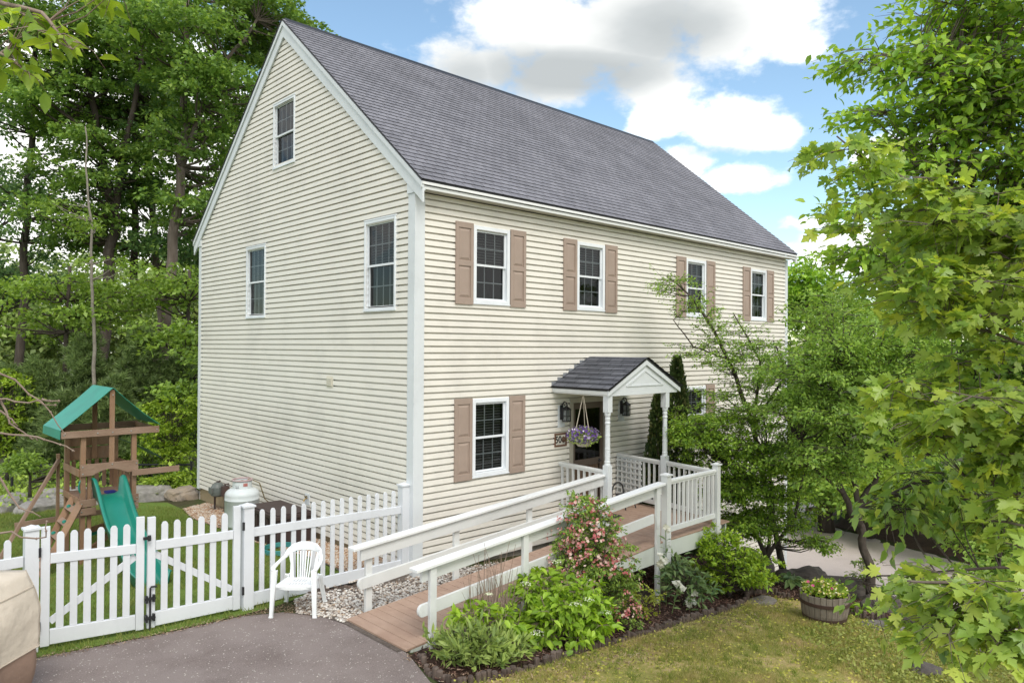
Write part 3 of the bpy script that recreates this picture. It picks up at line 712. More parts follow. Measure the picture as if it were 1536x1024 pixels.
# number plaque
t = thing('house_number_plaque', 'brown framed plaque reading 50 with a pinecone, on the siding left of the door', 'plaque', (3.18, -.03, 1.64))
mb = MB(); mb.box(3.035, 3.325, -.0475, -.035, 1.535, 1.745); mb.build('backing', mat('pale_panel', (.62, .6, .55)), t)
mb = MB(); mb.box(3.02, 3.05, -.06, -.022, 1.52, 1.76); mb.box(3.31, 3.34, -.06, -.022, 1.52, 1.76); mb.box(3.0505, 3.3095, -.059, -.022, 1.52, 1.55); mb.box(3.0505, 3.3095, -.059, -.022, 1.73, 1.76); mb.build('frame', mat('brown_frame', (.12, .06, .035), (.16, .08, .05)), t)
cu = bpy.data.curves.new('digits', 'FONT'); cu.body = '50'; cu.size = .17; cu.extrude = .004; cu.offset = .004; cu.align_x = 'CENTER'; cu.align_y = 'CENTER'
tmp = bpy.data.objects.new('digits', cu); COL.objects.link(tmp); bpy.context.view_layer.update()
me = bpy.data.meshes.new_from_object(tmp); bpy.data.objects.remove(tmp)
me.transform(Matrix.Translation((3.125, -.048, 1.64)) @ Matrix.Rotation(R(90), 4, 'X')); link('digits', me, M_black, t)
mb = MB(); mb.lathe((3.255, -.052, 1.585), [(.01, 0), (.04, .02), (.045, .05), (.03, .09), (.008, .115)], 9); mb.build('pinecone', mat('cone_brown', (.08, .04, .025), (.14, .08, .05), .8, 60, bump=1, bscale=90), t)
# vent, tap, meter on the gable wall
mb = MB(); mb.box(-.05, -.035, 2.33, 2.55, 2.565, 2.775); mb.box(-.062, -.0505, 2.35, 2.53, 2.60, 2.755)
for k in range(4): mb.box(-.075, -.0625, 2.36, 2.52, 2.612 + k * .036, 2.630 + k * .036)
tag(mb.build('wall_vent', vinyl('vent_cream', (.66, .62, .52)), None, bevel=.003), 'small square cream louvred vent on the gable siding', 'vent')
t = thing('outdoor_tap', 'small tap on a white block on the gable siding behind the picket fence', 'tap', (0, 3.2, .5))
mb = MB(); mb.box(-.058, -.035, 3.12, 3.28, .42, .62); mb.build('mounting_block', M_trim, t, bevel=.003)
mb = MB(); mb.tube([(-.036, 3.2, .54), (-.1, 3.2, .53), (-.13, 3.2, .49)], .013, 8); mb.lathe((-.09, 3.2, .55), [(.008, 0), (.03, .02), (.03, .03)], 8); mb.build('tap_body', M_brass, t)
t = thing('gas_meter', 'grey gas meter with dark pipes low on the far end of the gable wall', 'meter', (-.2, 6.95, -.3))
mb = MB(); mb.lathe((-.2, 6.95, .02), [(.09, 0), (.14, .03), (.15, .10), (.14, .2), (.10, .27), (.05, .29)], 14); mb.box(-.37, -.34, 6.86, 7.02, .10, .22); mb.build('body', mat('meter_grey', (.10, .12, .11), (.14, .15, .14), .5), t, smooth=False)
mb = MB(); mb.tube([(-.13, 6.72, -.3), (-.13, 6.72, .3), (-.02, 6.72, .3)], .025, 8); mb.tube([(-.2, 7.1, -.3), (-.2, 7.1, .28), (-.15, 6.95, .34)], .022, 8); mb.box(-.2, -.06, 6.66, 6.78, .05, .26); mb.build('pipe', mat('rusty_pipe', (.09, .05, .04), (.06, .05, .05), .7), t)

# ================================================================ entry porch roof
porch = thing('entry_porch', 'small gabled porch roof on two turned white posts over the front door', 'porch', (4, -.65, .34))
AX, AZ_, EX0, EX1, EZ = 4.0, 3.13, 2.96, 5.04, 2.61
plen = math.hypot(AX - EX0, AZ_ - EZ); un2 = plen / 7
mb = MB()
for sgn, ex in ((1, EX0), (-1, EX1)):
    u = Vector(((AX - ex) / 7, 0, (AZ_ - EZ) / 7)); nr = Vector((-(AZ_ - EZ) * sgn, 0, abs(AX - ex))).normalized()
    courses(mb, (ex - .03 * sgn, -1.36, EZ), (ex - .03 * sgn, -.002, EZ), u, nr, 7, .012)
mb.build('roof', M_proof, porch)
mb = MB()
for ex in (EX0, EX1):
    mb.add([(ex, -1.34, EZ - .035), (AX, -1.34, AZ_ - .035), (AX, -.003, AZ_ - .035), (ex, -.003, EZ - .035), (ex, -1.34, EZ - .006), (AX, -1.34, AZ_ - .006), (AX, -.003, AZ_ - .006), (ex, -.003, EZ - .006)],
           [(3, 2, 1, 0), (4, 5, 6, 7), (0, 1, 5, 4), (1, 2, 6, 5), (2, 3, 7, 6), (3, 0, 4, 7)])
mb.build('roof_edge', M_black, porch)
mb = MB()
mb.prism([(EX0 + .05, -1.30, 2.49), (EX1 - .05, -1.30, 2.49), (EX1 - .05, -1.30, 2.585), (AX, -1.30, AZ_ - .075), (EX0 + .05, -1.30, 2.585)], (0, .03, 0)); mb.build('pediment', M_trim, porch, bevel=.002)
mb = MB()
for ex, s in ((EX0, 1), (EX1, -1)):
    mb.prism([(ex - .005 * s, -1.332, EZ - .034), (AX, -1.332, AZ_ - .037), (AX, -1.332, AZ_ - .125), (ex - .005 * s, -1.332, EZ - .115)], (0, .0315, 0))
    mb.prism([(ex + .50 * s, -1.312, 2.66), (AX, -1.312, 2.92), (AX, -1.312, 2.885), (ex + .58 * s, -1.312, 2.66)], (0, .0115, 0))
mb.box(EX0 + .5, EX1 - .5, -1.3125, -1.3005, 2.635, 2.6595)
mb.build('rake_moulding', M_trim, porch)
mb = MB(); mb.box(EX0 + .03, EX0 + .12, -1.268, -.002, 2.49, 2.585); mb.box(EX0 + .005, EX0 + .029, -1.33, -.002, 2.515, 2.572); mb.build('beam', M_white, porch, bevel=.002); mb = MB(); mb.box(EX1 - .12, EX1 - .03, -1.268, -.002, 2.49, 2.585); mb.box(EX1 - .029, EX1 - .005, -1.33, -.002, 2.515, 2.572)
mb.build('beam', M_white, porch, bevel=.002)
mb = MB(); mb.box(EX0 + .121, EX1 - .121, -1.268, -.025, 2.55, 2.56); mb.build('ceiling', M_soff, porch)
PP = ((3.045, -1.24), (4.69, -1.24))
for (x, y) in PP:
    c = (x, y, 0); mb = MB()
    mb.box(x - .056, x + .056, y - .056, y + .056, .34, 1.34); mb.box(x - .056, x + .056, y - .056, y + .056, 2.22, 2.489)
    mb.lathe(c, [(.054, 1.3401), (.054, 1.352), (.047, 1.375), (.051, 1.39), (.051, 1.405), (.044, 1.42), (.046, 1.47), (.046, 1.60), (.049, 1.605), (.049, 1.62), (.045, 1.625), (.043, 1.82), (.046, 1.825), (.046, 1.84), (.042, 1.845), (.040, 2.02), (.048, 2.035), (.048, 2.05), (.038, 2.07), (.045, 2.11), (.045, 2.12), (.038, 2.14), (.05, 2.17), (.054, 2.2), (.054, 2.2199)], 16)
    mb.build('post', M_trim, porch, bevel=.003)
# roof step flashing against the siding
mb = MB()
for k in range(6):
    x = EX0 - .02 + k * .15; z = EZ + (x - EX0) * .5
    mb.box(x, x + .12, -.050, -.040, z + .02, z + .09)
mb.build('flashing', mat('lead_flashing', (.24, .25, .26), (.18, .19, .2), .5), porch)

# hanging basket
t = thing('hanging_basket', 'cream hanging basket of purple and white petunias under the porch roof', 'hanging basket', (3.06, -.69, 1.68))
mb = MB(); mb.lathe((3.06, -.69, 1.60), [(.09, 0), (.14, .06), (.17, .16), (.165, .16), (.13, .07)], 16); mb.build('pot', mat('cream_pot', (.62, .56, .44), (.5, .46, .38)), t)
mb = MB()
for k in range(3):
    a = k * 2.09 + .5; mb.tube([(3.06 + .16 * math.cos(a), -.69 + .16 * math.sin(a), 1.76), (3.06, -.69, 2.5)], .007, 5)
mb.build('hanger', mat('cream_cord', (.6, .53, .42)), t)
rg = np.random.default_rng(11)
def ball(rg, c, r, n, zk=.7, shell=.75):
    u = rg.normal(0, 1, (n, 3)); u /= np.linalg.norm(u, axis=1, keepdims=True); rr = rg.uniform(shell, 1.05, n)[:, None]
    return np.array(c) + u * rr * np.array([r, r, r * zk]), u
p, u = ball(rg, (3.06, -.69, 1.77), .26, 700, .55, .5)
link('foliage', leaves_mesh('bk', T_DIAMOND, p, u + rg.normal(0, .5, p.shape), u + rg.normal(0, .4, p.shape), .05 * rg.uniform(.6, 1.3, len(p))), leafmat('petunia_leaf', (.05, .10, .02), (.12, .18, .04)), t)
def flowers(name, P, Nn, r, m, parent, rg, petals=5, cone=.5):
    mbv = []; mbf = []; n = len(P)
    k = petals * 2
    for i in range(n):
        nn = Vector(Nn[i]).normalized(); a = nn.orthogonal().normalized(); b = nn.cross(a); c = Vector(P[i]); s = r * rg.uniform(.75, 1.2); o = len(mbv); ph = rg.uniform(0, 6)
        mbv.append(tuple(c - nn * s * cone))
        for j in range(k):
            an = ph + 2 * math.pi * j / k; q = s * (1 if j % 2 == 0 else .72); mbv.append(tuple(c + a * math.cos(an) * q + b * math.sin(an) * q))
        for j in range(k): mbf.append((o, o + 1 + j, o + 1 + (j + 1) % k))
    me = bpy.data.meshes.new(name); me.from_pydata(mbv, [], mbf); me.update()
    return link(name, me, m, parent)
M_purple = islandmat('petunia_purple', [(0, (.10, .05, .22)), (.5, (.22, .13, .38)), (.8, (.35, .25, .5)), (1, (.5, .42, .62))], .6, trans=.3)
p, u = ball(rg, (3.06, -.69, 1.80), .29, 230, .52, .85); k = p[:, 2] > 1.66
flowers('blossom', p[k], u[k], .03, M_purple, t, rg)
p, u = ball(rg, (3.06, -.69, 1.80), .30, 45, .52, .95); k = p[:, 2] > 1.66
flowers('blossom', p[k], u[k], .016, islandmat('petunia_white', [(0, (.6, .55, .6)), (1, (.75, .72, .75))], .6), t, rg)
# ================================================================ ramp, landing and railings
M_deck = mat('composite_deck', (.41, .285, .215), (.34, .23, .17), .7, 4, (1.5, 1, 1), .3, 60, .3, 0, 7, (.27, .17, .125), 1.6)
M_rail = vinyl('rail_white', (.68, .69, .68), .95)
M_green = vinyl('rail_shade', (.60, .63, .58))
RZ = lambda x: .02 + .0672 * (x + 1.86)
ramp_t = thing('entry_ramp', 'long white railed wheelchair ramp with brown deck boards leading to the front door', 'ramp', (-1.86, -1.83, 0))
mb = MB(); x = -1.86
while x < 2.94:
    x2 = min(x + .138, 2.945); a, b = RZ(x), RZ(x2)
    mb.add([(x, -2.45, a - .025), (x2 - .006, -2.45, b - .025), (x2 - .006, -1.22, b - .025), (x, -1.22, a - .025), (x, -2.45, a), (x2 - .006, -2.45, b), (x2 - .006, -1.22, b), (x, -1.22, a)],
           [(3, 2, 1, 0), (4, 5, 6, 7), (0, 1, 5, 4), (1, 2, 6, 5), (2, 3, 7, 6), (3, 0, 4, 7)]); x = x2
mb.build('deck_boards', M_deck, ramp_t, bevel=.003)
mb = MB()
def sideboard(mb, y0, y1, xa, xb, top, depth):
    mb.add([(xa, y0, top(xa) - depth(xa)), (xb, y0, top(xb) - depth(xb)), (xb, y1, top(xb) - depth(xb)), (xa, y1, top(xa) - depth(xa)), (xa, y0, top(xa)), (xb, y0, top(xb)), (xb, y1, top(xb)), (xa, y1, top(xa))],
           [(3, 2, 1, 0), (4, 5, 6, 7), (0, 1, 5, 4), (1, 2, 6, 5), (2, 3, 7, 6), (3, 0, 4, 7)])
sideboard(mb, -2.448, -2.41, -1.80, 2.9, lambda x: RZ(x) - .027, lambda x: .04 + .05 * (x + 1.8))
sideboard(mb, -1.26, -1.222, -1.80, 2.9, lambda x: RZ(x) - .027, lambda x: .04 + .05 * (x + 1.8))
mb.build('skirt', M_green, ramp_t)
CO = lambda x: .88 + .0806 * (x + 1.73); CI = lambda x: .85 + .0735 * (x + 1.69)
LO = lambda x: .45 + .078 * (x + 1.7)
for (yc, ypost, xs, cap) in ((-2.455, -2.4515, (-1.53, -.09, 1.32, 2.72), CO), (-1.175, -1.1735, (-1.52, -.12, 1.30, 2.74), CI)):
    s = -1 if yc < -2 else 1
    for k, x in enumerate(xs):
        y = -2.50 if s < 0 else -1.13; y0, y1 = (y, y + .046) if s < 0 else (y - .046, y)
        mb = MB(); g = min(gz(x, y), RZ(x)) - .1
        mb.add([(x - .045, y0, g), (x + .045, y0, g), (x + .045, y1, g), (x - .045, y1, g), (x - .045, y0, cap(x - .045) - .036), (x + .045, y0, cap(x + .045) - .036), (x + .045, y1, cap(x + .045) - .036), (x - .045, y1, cap(x - .045) - .036)],
               [(3, 2, 1, 0), (4, 5, 6, 7), (0, 1, 5, 4), (1, 2, 6, 5), (2, 3, 7, 6), (3, 0, 4, 7)])
        mb.build('post', M_rail, ramp_t, bevel=.004)
    xe = 2.86 if s < 0 else 2.985
    yb0, yb1 = (-2.4535, -2.415) if s < 0 else (-1.215, -1.1765)
    mb = MB(); sideboard(mb, yb0, yb1, -1.66, xe, lambda x: cap(x) - .036, lambda x: .15)
    mb.build('upper_board', M_rail, ramp_t, bevel=.004)
    xl = 2.67 if s < 0 else 2.69
    mb = MB(); sideboard(mb, yb0, yb1, -1.64, xl, LO, lambda x: .14)
    n = 8; zc = LO(-1.64) - .07
    mb.prism([(-1.6405 - .06 * math.sin(math.pi * j / n), yb0, zc + .07 * math.cos(math.pi * j / n)) for j in range(n + 1)], (0, yb1 - yb0, 0))
    mb.build('lower_board', M_rail, ramp_t, bevel=.003)
    mb = MB(); sideboard(mb, yc - .075, yc + .075, -1.78, xe, cap, lambda x: .035); mb.build('handrail_cap', M_white, ramp_t, bevel=.005)

land = thing('entry_landing', 'raised brown landing with white baluster railings in front of the door', 'deck', (3.8, -1.2, .3))
mb = MB(); x = 2.951
while x < 4.86:
    x2 = min(x + .138, 4.87); mb.box(x, x2 - .006, -2.45, -.03, .318, .343); x = x2
mb.build('deck_boards', M_deck, land, bevel=.003)
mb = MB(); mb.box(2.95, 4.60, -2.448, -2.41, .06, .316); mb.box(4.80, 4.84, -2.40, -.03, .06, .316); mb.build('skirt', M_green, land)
mb = MB()
for x, y in ((3.0, -2.35), (4.5, -2.35), (3.0, -.6), (4.7, -.6)): mb.box(x - .045, x + .045, y - .045, y + .045, gz(x, y) - .2, .317)
mb.build('support_post', mat('weathered_lumber', (.16, .13, .10), (.2, .17, .13)), land)
def newel(x, y, z1, r=.05, cap=True):
    mb = MB(); mb.box(x - r, x + r, y - r, y + r, .0, z1 - .03)
    if cap: mb.box(x - r - .02, x + r + .02, y - r - .02, y + r + .02, z1 - .0295, z1 - .006); mb.lathe((x, y, z1 - .006), [(r * 1.3, 0), (r * .5, .02), (.001, .022)], 4, math.pi / 4)
    return mb
newel(2.955, -2.47, 1.37, .055).build('newel', M_rail, land, bevel=.004)
newel(4.45, -2.44, 1.37, .05).build('newel', M_rail, land, bevel=.004)
def balustrade(p0, p1, zt, zb, nb, bal=.034, sk=False):
    a, b = Vector(p0), Vector(p1); d = (b - a).normalized()
    A = lambda p, z: (p[0], p[1], z)
    mb = MB(); mb.beam(A(a, zt - .02), A(b, zt - .02), .075, .04); mb.beam(A(a, zt - .06), A(b, zt - .06), .038, .039); mb.build('top_rail', M_white, land, bevel=.004)
    mb = MB(); mb.beam(A(a, zb), A(b, zb), .04, .08); mb.build('bottom_rail', M_rail, land, bevel=.004)
    for k in range(nb):
        p = a + (b - a) * (k + .5) / nb; mb = MB(); mb.box(p.x - bal / 2, p.x + bal / 2, p.y - bal / 2, p.y + bal / 2, zb + .0402, zt - .0797); mb.build('baluster', M_rail, land)
balustrade((3.01, -2.455), (4.40, -2.43), 1.27, .50, 11)
balustrade((4.46, -2.39), (4.68, -1.297), 1.25, .47, 9)
balustrade((4.70, -1.183), (4.82, -.045), 1.24, .45, 9)
balustrade((3.05, -1.183), (3.17, -.045), 1.25, .45, 8)
# lattice fixed to the inner rail beside the wall
mb = MB()
for k in range(6): y = -.10 - k * .115; mb.beam((4.775 + y * .1, y, .44), (4.775 + y * .1, y, 1.17), .012, .035, (0, 1, 0))
for k in range(7): z = .50 + k * .105; mb.beam((4.765, -.06, z), (4.70, -.72, z), .012, .034)
tag(mb.build('lattice_panel', M_rail), 'white square lattice leaning against the landing railing right of the door', 'lattice')
mb = MB(); mb.box(3.0, 3.75, -1.0, -.45, .345, .358); tag(mb.build('doormat', mat('mat_black', (.03, .03, .032), (.05, .05, .05), .95, 40, bump=.6)), 'dark doormat on the landing in front of the door', 'doormat')
t = thing('bistro_chair', 'small black metal chair with a hoop back on the landing', 'chair', (4.32, -.5, .345))
mb = MB(); c = (4.32, -.5); mb.tube([(c[0] - .17, c[1] + .02, .345), (c[0] - .17, c[1] + .05, .6)] + [(c[0] - .17 * math.cos(a), c[1] + .05, .62 + .17 * math.sin(a)) for a in np.linspace(0, math.pi, 10)] + [(c[0] + .17, c[1] + .05, .6), (c[0] + .17, c[1] + .02, .345)], .014, 8); mb.build('backrest', M_black, t)
mb = MB(); mb.lathe((c[0], c[1] - .12, .56), [(.16, 0), (.17, .01), (.16, .03)], 16); mb.build('seat', M_black, t)
for sx in (-1, 1): mb = MB(); mb.tube([(c[0] + sx * .13, c[1] - .2, .56), (c[0] + sx * .15, c[1] - .26, .345)], .012, 6); mb.build('leg', M_black, t)

# ================================================================ picket fence and gates
M_pvc = vinyl('fence_vinyl', (.665, .685, .715), .95)
def fpost(parent, x, y, z1, r=.064, cap=True):
    mb = MB(); z0 = gz(x, y) - .1; mb.box(x - r, x + r, y - r, y + r, z0, z1 - .035)
    if cap: mb.box(x - r - .016, x + r + .016, y - r - .016, y + r + .016, z1 - .0345, z1 - .012); mb.lathe((x, y, z1 - .012), [(r * 1.35, 0), (.002, .03), (.001, .031)], 4, math.pi / 4)
    mb.build('post', M_pvc, parent, bevel=.004)
def picket(parent, p, d, z0, z1, w=.068, t=.022):
    d = Vector((d[0], d[1], 0)).normalized(); n = Vector((-d.y, d.x, 0)); p = Vector((p[0], p[1], 0)); poly = []
    for (u, z) in ((-w / 2, z0), (w / 2, z0), (w / 2, z1 - .035), (w * .34, z1 - .01), (w * .16, z1), (-w * .16, z1), (-w * .34, z1 - .01), (-w / 2, z1 - .035)):
        poly.append(p + d * u + Vector((0, 0, z)))
    mb = MB(); mb.prism([q - n * t / 2 for q in poly], n * t); mb.build('picket', M_pvc, parent, bevel=.002)
def frail(parent, a, b, zc0, zc1, h, w=.045, name='rail'):
    mb = MB(); mb.beam((a[0], a[1], zc0), (b[0], b[1], zc1), w, h); mb.build(name, M_pvc, parent, bevel=.004)
G = Vector((-2.58, -.03)); H = Vector((-.115, .10)); LP = Vector((-4.82, .32)); MM = Vector((-3.735, .08))
t = thing('picket_fence', 'white picket fence panel behind the white chair, ending at the house corner', 'fence', (-1.35, .03, 0), 'white picket fence panels')
fpost(t, G.x, G.y, 1.31); fpost(t, H.x, H.y, 1.245)
d = (H - G).normalized(); a, b = G + d * .065, H - d * .065
frail(t, a, b, .945, .86, .11); frail(t, a, b, .105, .03, .16, .05)
for k in range(15):
    s = (k + .9) / 15.75; p = a + (b - a) * s; picket(t, p, d, .185 - .075 * s, 1.215 - .06 * s + .0, .064, .02)
t = thing('picket_fence', 'white vinyl picket fence at the left edge, behind the covered grill', 'fence', (-5.6, .25, 0), 'white picket fence panels')
fpost(t, LP.x, LP.y, 1.335); A_ = LP - Vector((.07, -.0)); B_ = LP - Vector((2.4, -.02))
frail(t, A_, B_, .97, .97, .11); frail(t, A_, B_, .10, .10, .16, .05); fpost(t, B_.x - .06, B_.y, 1.335)
for k in range(14): p = A_ + (B_ - A_) * ((k + .9) / 14.8); picket(t, p, (1, 0), .18, 1.22, .066, .02)
def gate(label, p0, p1, z, brace, lm):
    p0, p1 = Vector(p0), Vector(p1); d = (p1 - p0).normalized()
    t = thing('picket_gate', label, 'gate', (p0.x, p0.y, 0), 'double picket gate leaves')
    for q in (p0 + d * .045, p1 - d * .045):
        mb = MB(); mb.beam((q.x, q.y, .02), (q.x, q.y, z), .085, .05, (d.y * -1, d.x, 0)); mb.build('stile', M_pvc, t, bevel=.004)
    a, b = p0 + d * .09, p1 - d * .09
    frail(t, a, b, .965, .955, .105); frail(t, a, b, .115, .115, .16, .05)
    for k in range(6): p = a + (b - a) * ((k + .72) / 6.45); picket(t, p, d, .197, z - .07, .072, .02)
    n = Vector((-d.y, d.x)); u, v = (a, b) if brace > 0 else (b, a)
    mb = MB(); o = n * .026; mb.beam((u.x + o.x, u.y + o.y, .27), (v.x + o.x, v.y + o.y, .86), .022, .075); mb.build('brace', M_pvc, t, bevel=.002)
    return t
g1 = gate('left leaf of the white picket gate, beside the covered grill', LP + Vector((.085, -.02)), MM - Vector((.012, -.004)), 1.315, 1, 0)
g2 = gate('right leaf of the white picket gate, with the black drop rod', MM + Vector((.012, -.002)), G + Vector((-.085, .008)), 1.30, -1, 0)
mb = MB(); x, y = -3.70, .02
mb.tube([(x + .07, y, .50), (x + .01, y, .505), (x, y, .49), (x, y, -.02)], .011, 8)
for z in (.14, .36): mb.box(x - .055, x + .055, y - .02, y + .022, z, z + .022); mb.box(x - .055, x - .03, y - .022, y + .024, z - .03, z + .05); mb.box(x + .03, x + .05, y - .022, y + .024, z - .03, z + .05)
mb.build('drop_rod', M_black, g2)
mb = MB(); mb.box(-3.78, -3.70, .0, .035, 1.06, 1.09); mb.lathe((-3.72, .005, 1.045), [(.02, 0), (.02, .06)], 8); mb.build('latch', M_black, g2)
for (q, gt) in ((LP + Vector((.07, -.06)), g1), (G + Vector((-.07, -.055)), g2)):
    for z in (.2, 1.0): mb = MB(); mb.box(q.x - .012, q.x + .012, q.y - .012, q.y + .012, z, z + .1); mb.build('hinge', M_black, gt)

# ================================================================ monobloc chair
M_plas = mat('white_plastic', (.80, .82, .83), (.77, .79, .80), .35, 3, spec=.5)
ch_s = .93
ch = thing('plastic_chair', 'white plastic slatted garden armchair on the asphalt in front of the picket fence', 'chair', (-2.13, -.53, gz(-2.13, -.53)), rz=R(-43))
def cb(name, mb):
    mb.v = [(a * ch_s, b * ch_s, c * ch_s) for a, b, c in mb.v]
    return mb.build(name, M_plas, ch, local=True, bevel=.004)
def quadplate(mb, pts, t=.016):
    mb.prism(pts, (0, 0, -t))
mb = MB()
ys = np.linspace(-.21, .20, 6)
zc = lambda x, y: .40 + .12 * x * x - .03 * (y + .21) / .41
mb.prism([(-.235, -.235, .405), (.235, -.235, .405), (.245, -.19, .41), (-.245, -.19, .41)], (0, 0, -.03))
for sx in (-1, 1): mb.prism([(sx * .245, -.19, .41), (sx * .12, -.19, .405), (sx * .11, .2, .375), (sx * .215, .21, .385)], (0, 0, -.018))
mb.prism([(-.22, .15, .385), (.22, .15, .385), (.215, .21, .38), (-.215, .21, .38)], (0, 0, -.02))
for k in range(6):
    x = -.098 + k * .039; mb.prism([(x - .014, -.192, .405), (x + .014, -.192, .405), (x + .014, .152, .378), (x - .014, .152, .378)], (0, 0, -.016))
mb.prism([(-.12, -.07, .396), (.12, -.07, .396), (.12, .0, .391), (-.12, .0, .391)], (0, 0, -.017))
mb.sweep([(-.245, -.20, .385), (-.1, -.245, .375), (.1, -.245, .375), (.245, -.20, .385)], .016, .05); cb('seat', mb)
mb = MB()
for sx in (-1, 1): mb.sweep([(sx * .155, .205, .37), (sx * .165, .245, .56), (sx * .20, .285, .72)], [.055, .04, .06], .018, (0, 1, 0))
for k in range(6):
    x = -.075 + k * .03; mb.sweep([(x * .95, .205, .37), (x * 1.15, .25, .56), (x * 1.3, .285, .72)], [.017, .018, .02], .012, (0, 1, 0))
arc = [(-.245, .20, .665), (-.215, .26, .72), (-.15, .295, .765), (-.06, .31, .785), (.06, .31, .785), (.15, .295, .765), (.215, .26, .72), (.245, .20, .665)]
mb.sweep(arc, .02, [.06, .08, .105, .115, .115, .105, .08, .06]); cb('backrest', mb)
for sx in (-1, 1):
    mb = MB(); mb.sweep([(sx * .27, -.235, .60), (sx * .285, -.20, .625), (sx * .285, -.05, .635), (sx * .27, .1, .65), (sx * .245, .20, .668), (sx * .215, .26, .71)], [.05, .06, .055, .05, .045, .03], [.03, .022, .02, .02, .03, .05]); cb('armrest', mb)
    for (x0, y0, x1, y1, z1, w0, w1) in ((sx * .285, -.27, sx * .262, -.225, .605, .045, .075), (sx * .27, .34, sx * .225, .215, .42, .045, .06)):
        mb = MB(); mb.beam((x0, y0, 0), (x1, y1, z1), w0, .022, (0, 1, 0), w1, .03); mb.beam((x0 - sx * w0 * .4, y0 + .0, 0), (x1 - sx * w1 * .45, y1, z1), .012, .05, (0, 1, 0), .016, .06)
        mb.box(x0 - .028, x0 + .028, y0 - .018, y0 + .018, 0, .02); cb('leg', mb)
# ================================================================ propane tank
t = thing('propane_tank', 'pale grey upright propane tank by the gable wall behind the gate post', 'gas tank', (-.55, 4.86, gz(-.55, 4.86)))
c = (-.55, 4.86, 0); zz = gz(-.55, 4.86)
pr = [(.30, zz + .10), (.318, zz + .16)] + [(.318, .33), (.323, .335), (.323, .345), (.318, .35), (.318, .42)] + [(.318 * math.cos(a) ** .6 if a < 1.5 else .05, .42 + .14 * math.sin(a)) for a in np.linspace(.1, 1.45, 9)]
M_tank = mat('tank_paint', (.60, .65, .66), (.66, .70, .71), .4, 2, bump=.1, dirt=(.4, .42, .40))
mb = MB(); mb.lathe(c, pr, 36); mb.build('body', M_tank, t, smooth=True)
mb = MB(); mb.lathe(c, [(.22, zz), (.22, zz + .13), (.2, zz + .13), (.2, zz)], 28); mb.build('foot_ring', M_tank, t)
mb = MB(); n = 30
for k in range(n):
    a0, a1 = 2 * math.pi * k / n, 2 * math.pi * (k + 1) / n
    if k in (3, 4, 17, 18): z0_ = .62
    else: z0_ = .53
    for (r0, r1) in ((.175, .182),):
        P_ = lambda a, r, z: (c[0] + r * math.cos(a), c[1] + r * math.sin(a), z)
        mb.add([P_(a0, .175, z0_), P_(a1, .175, z0_), P_(a1, .182, z0_), P_(a0, .182, z0_), P_(a0, .168, .70), P_(a1, .168, .70), P_(a1, .175, .70), P_(a0, .175, .70)],
               [(3, 2, 1, 0), (4, 5, 6, 7), (0, 1, 5, 4), (1, 2, 6, 5), (2, 3, 7, 6), (3, 0, 4, 7)])
mb.build('collar', M_tank, t)
mb = MB(); mb.tube([(c[0] + .178 * math.cos(a), c[1] + .178 * math.sin(a), .705) for a in np.linspace(0, 6.283, 31)], .018, 8); mb.build('collar_rim', mat('faded_pink', (.42, .27, .27), (.5, .42, .42)), t, smooth=True)
mb = MB(); a = math.atan2(-8.96 - c[1], -6.48 - c[0])
mb.quad(*[(c[0] + .186 * math.cos(a + da), c[1] + .186 * math.sin(a + da), z) for da, z in ((.1, .60), (.55, .60), (.55, .66), (.1, .66))]); mb.build('warning_label', mat('red_label', (.35, .06, .05), (.55, .3, .27), .5, 30), t)
mb = MB(); mb.lathe(c, [(.03, .56), (.03, .66), (.05, .665), (.05, .69), (.01, .7)], 10); mb.tube([(c[0], c[1], .62), (c[0] + .12, c[1] - .05, .72), (c[0] + .3, c[1] - .1, .62), (c[0] + .4, c[1] - .12, .3), (c[0] + .5, c[1] - .12, .2)], .01, 6); mb.build('valve', M_brass, t)
# storage box
t = thing('storage_box', 'dark brown ribbed storage box against the gable wall behind the pickets', 'storage box', (-.5, 3.45, gz(-.5, 3.45)))
M_boxb = mat('box_brown', (.045, .028, .026), (.06, .04, .036), .6, 4)
mb = MB(); mb.box(-.80, -.14, 2.85, 4.05, gz(-.5, 3.45), .30)
for k in range(9): y = 2.90 + k * .14; mb.box(-.815, -.8005, y, y + .06, gz(-.5, 3.45) + .02, .28)
mb.build('body', M_boxb, t, bevel=.01)
mb = MB(); mb.box(-.83, -.12, 2.82, 4.08, .301, .37); mb.box(-.79, -.16, 2.86, 4.04, .3705, .39); mb.build('lid', M_boxb, t, bevel=.012)
mb = MB(); mb.tube([(-.9 + .28 * math.cos(a) , 2.5 + .28 * math.sin(a), gz(-.9, 2.5) + .03 + .02 * k) for k in range(4) for a in np.linspace(0, 6.2, 20)], .012, 6); tag(mb.build('garden_hose', mat('hose_green', (.05, .28, .26), (.04, .2, .2), .5), None, smooth=True), 'coiled teal garden hose on the grass by the storage box', 'hose')

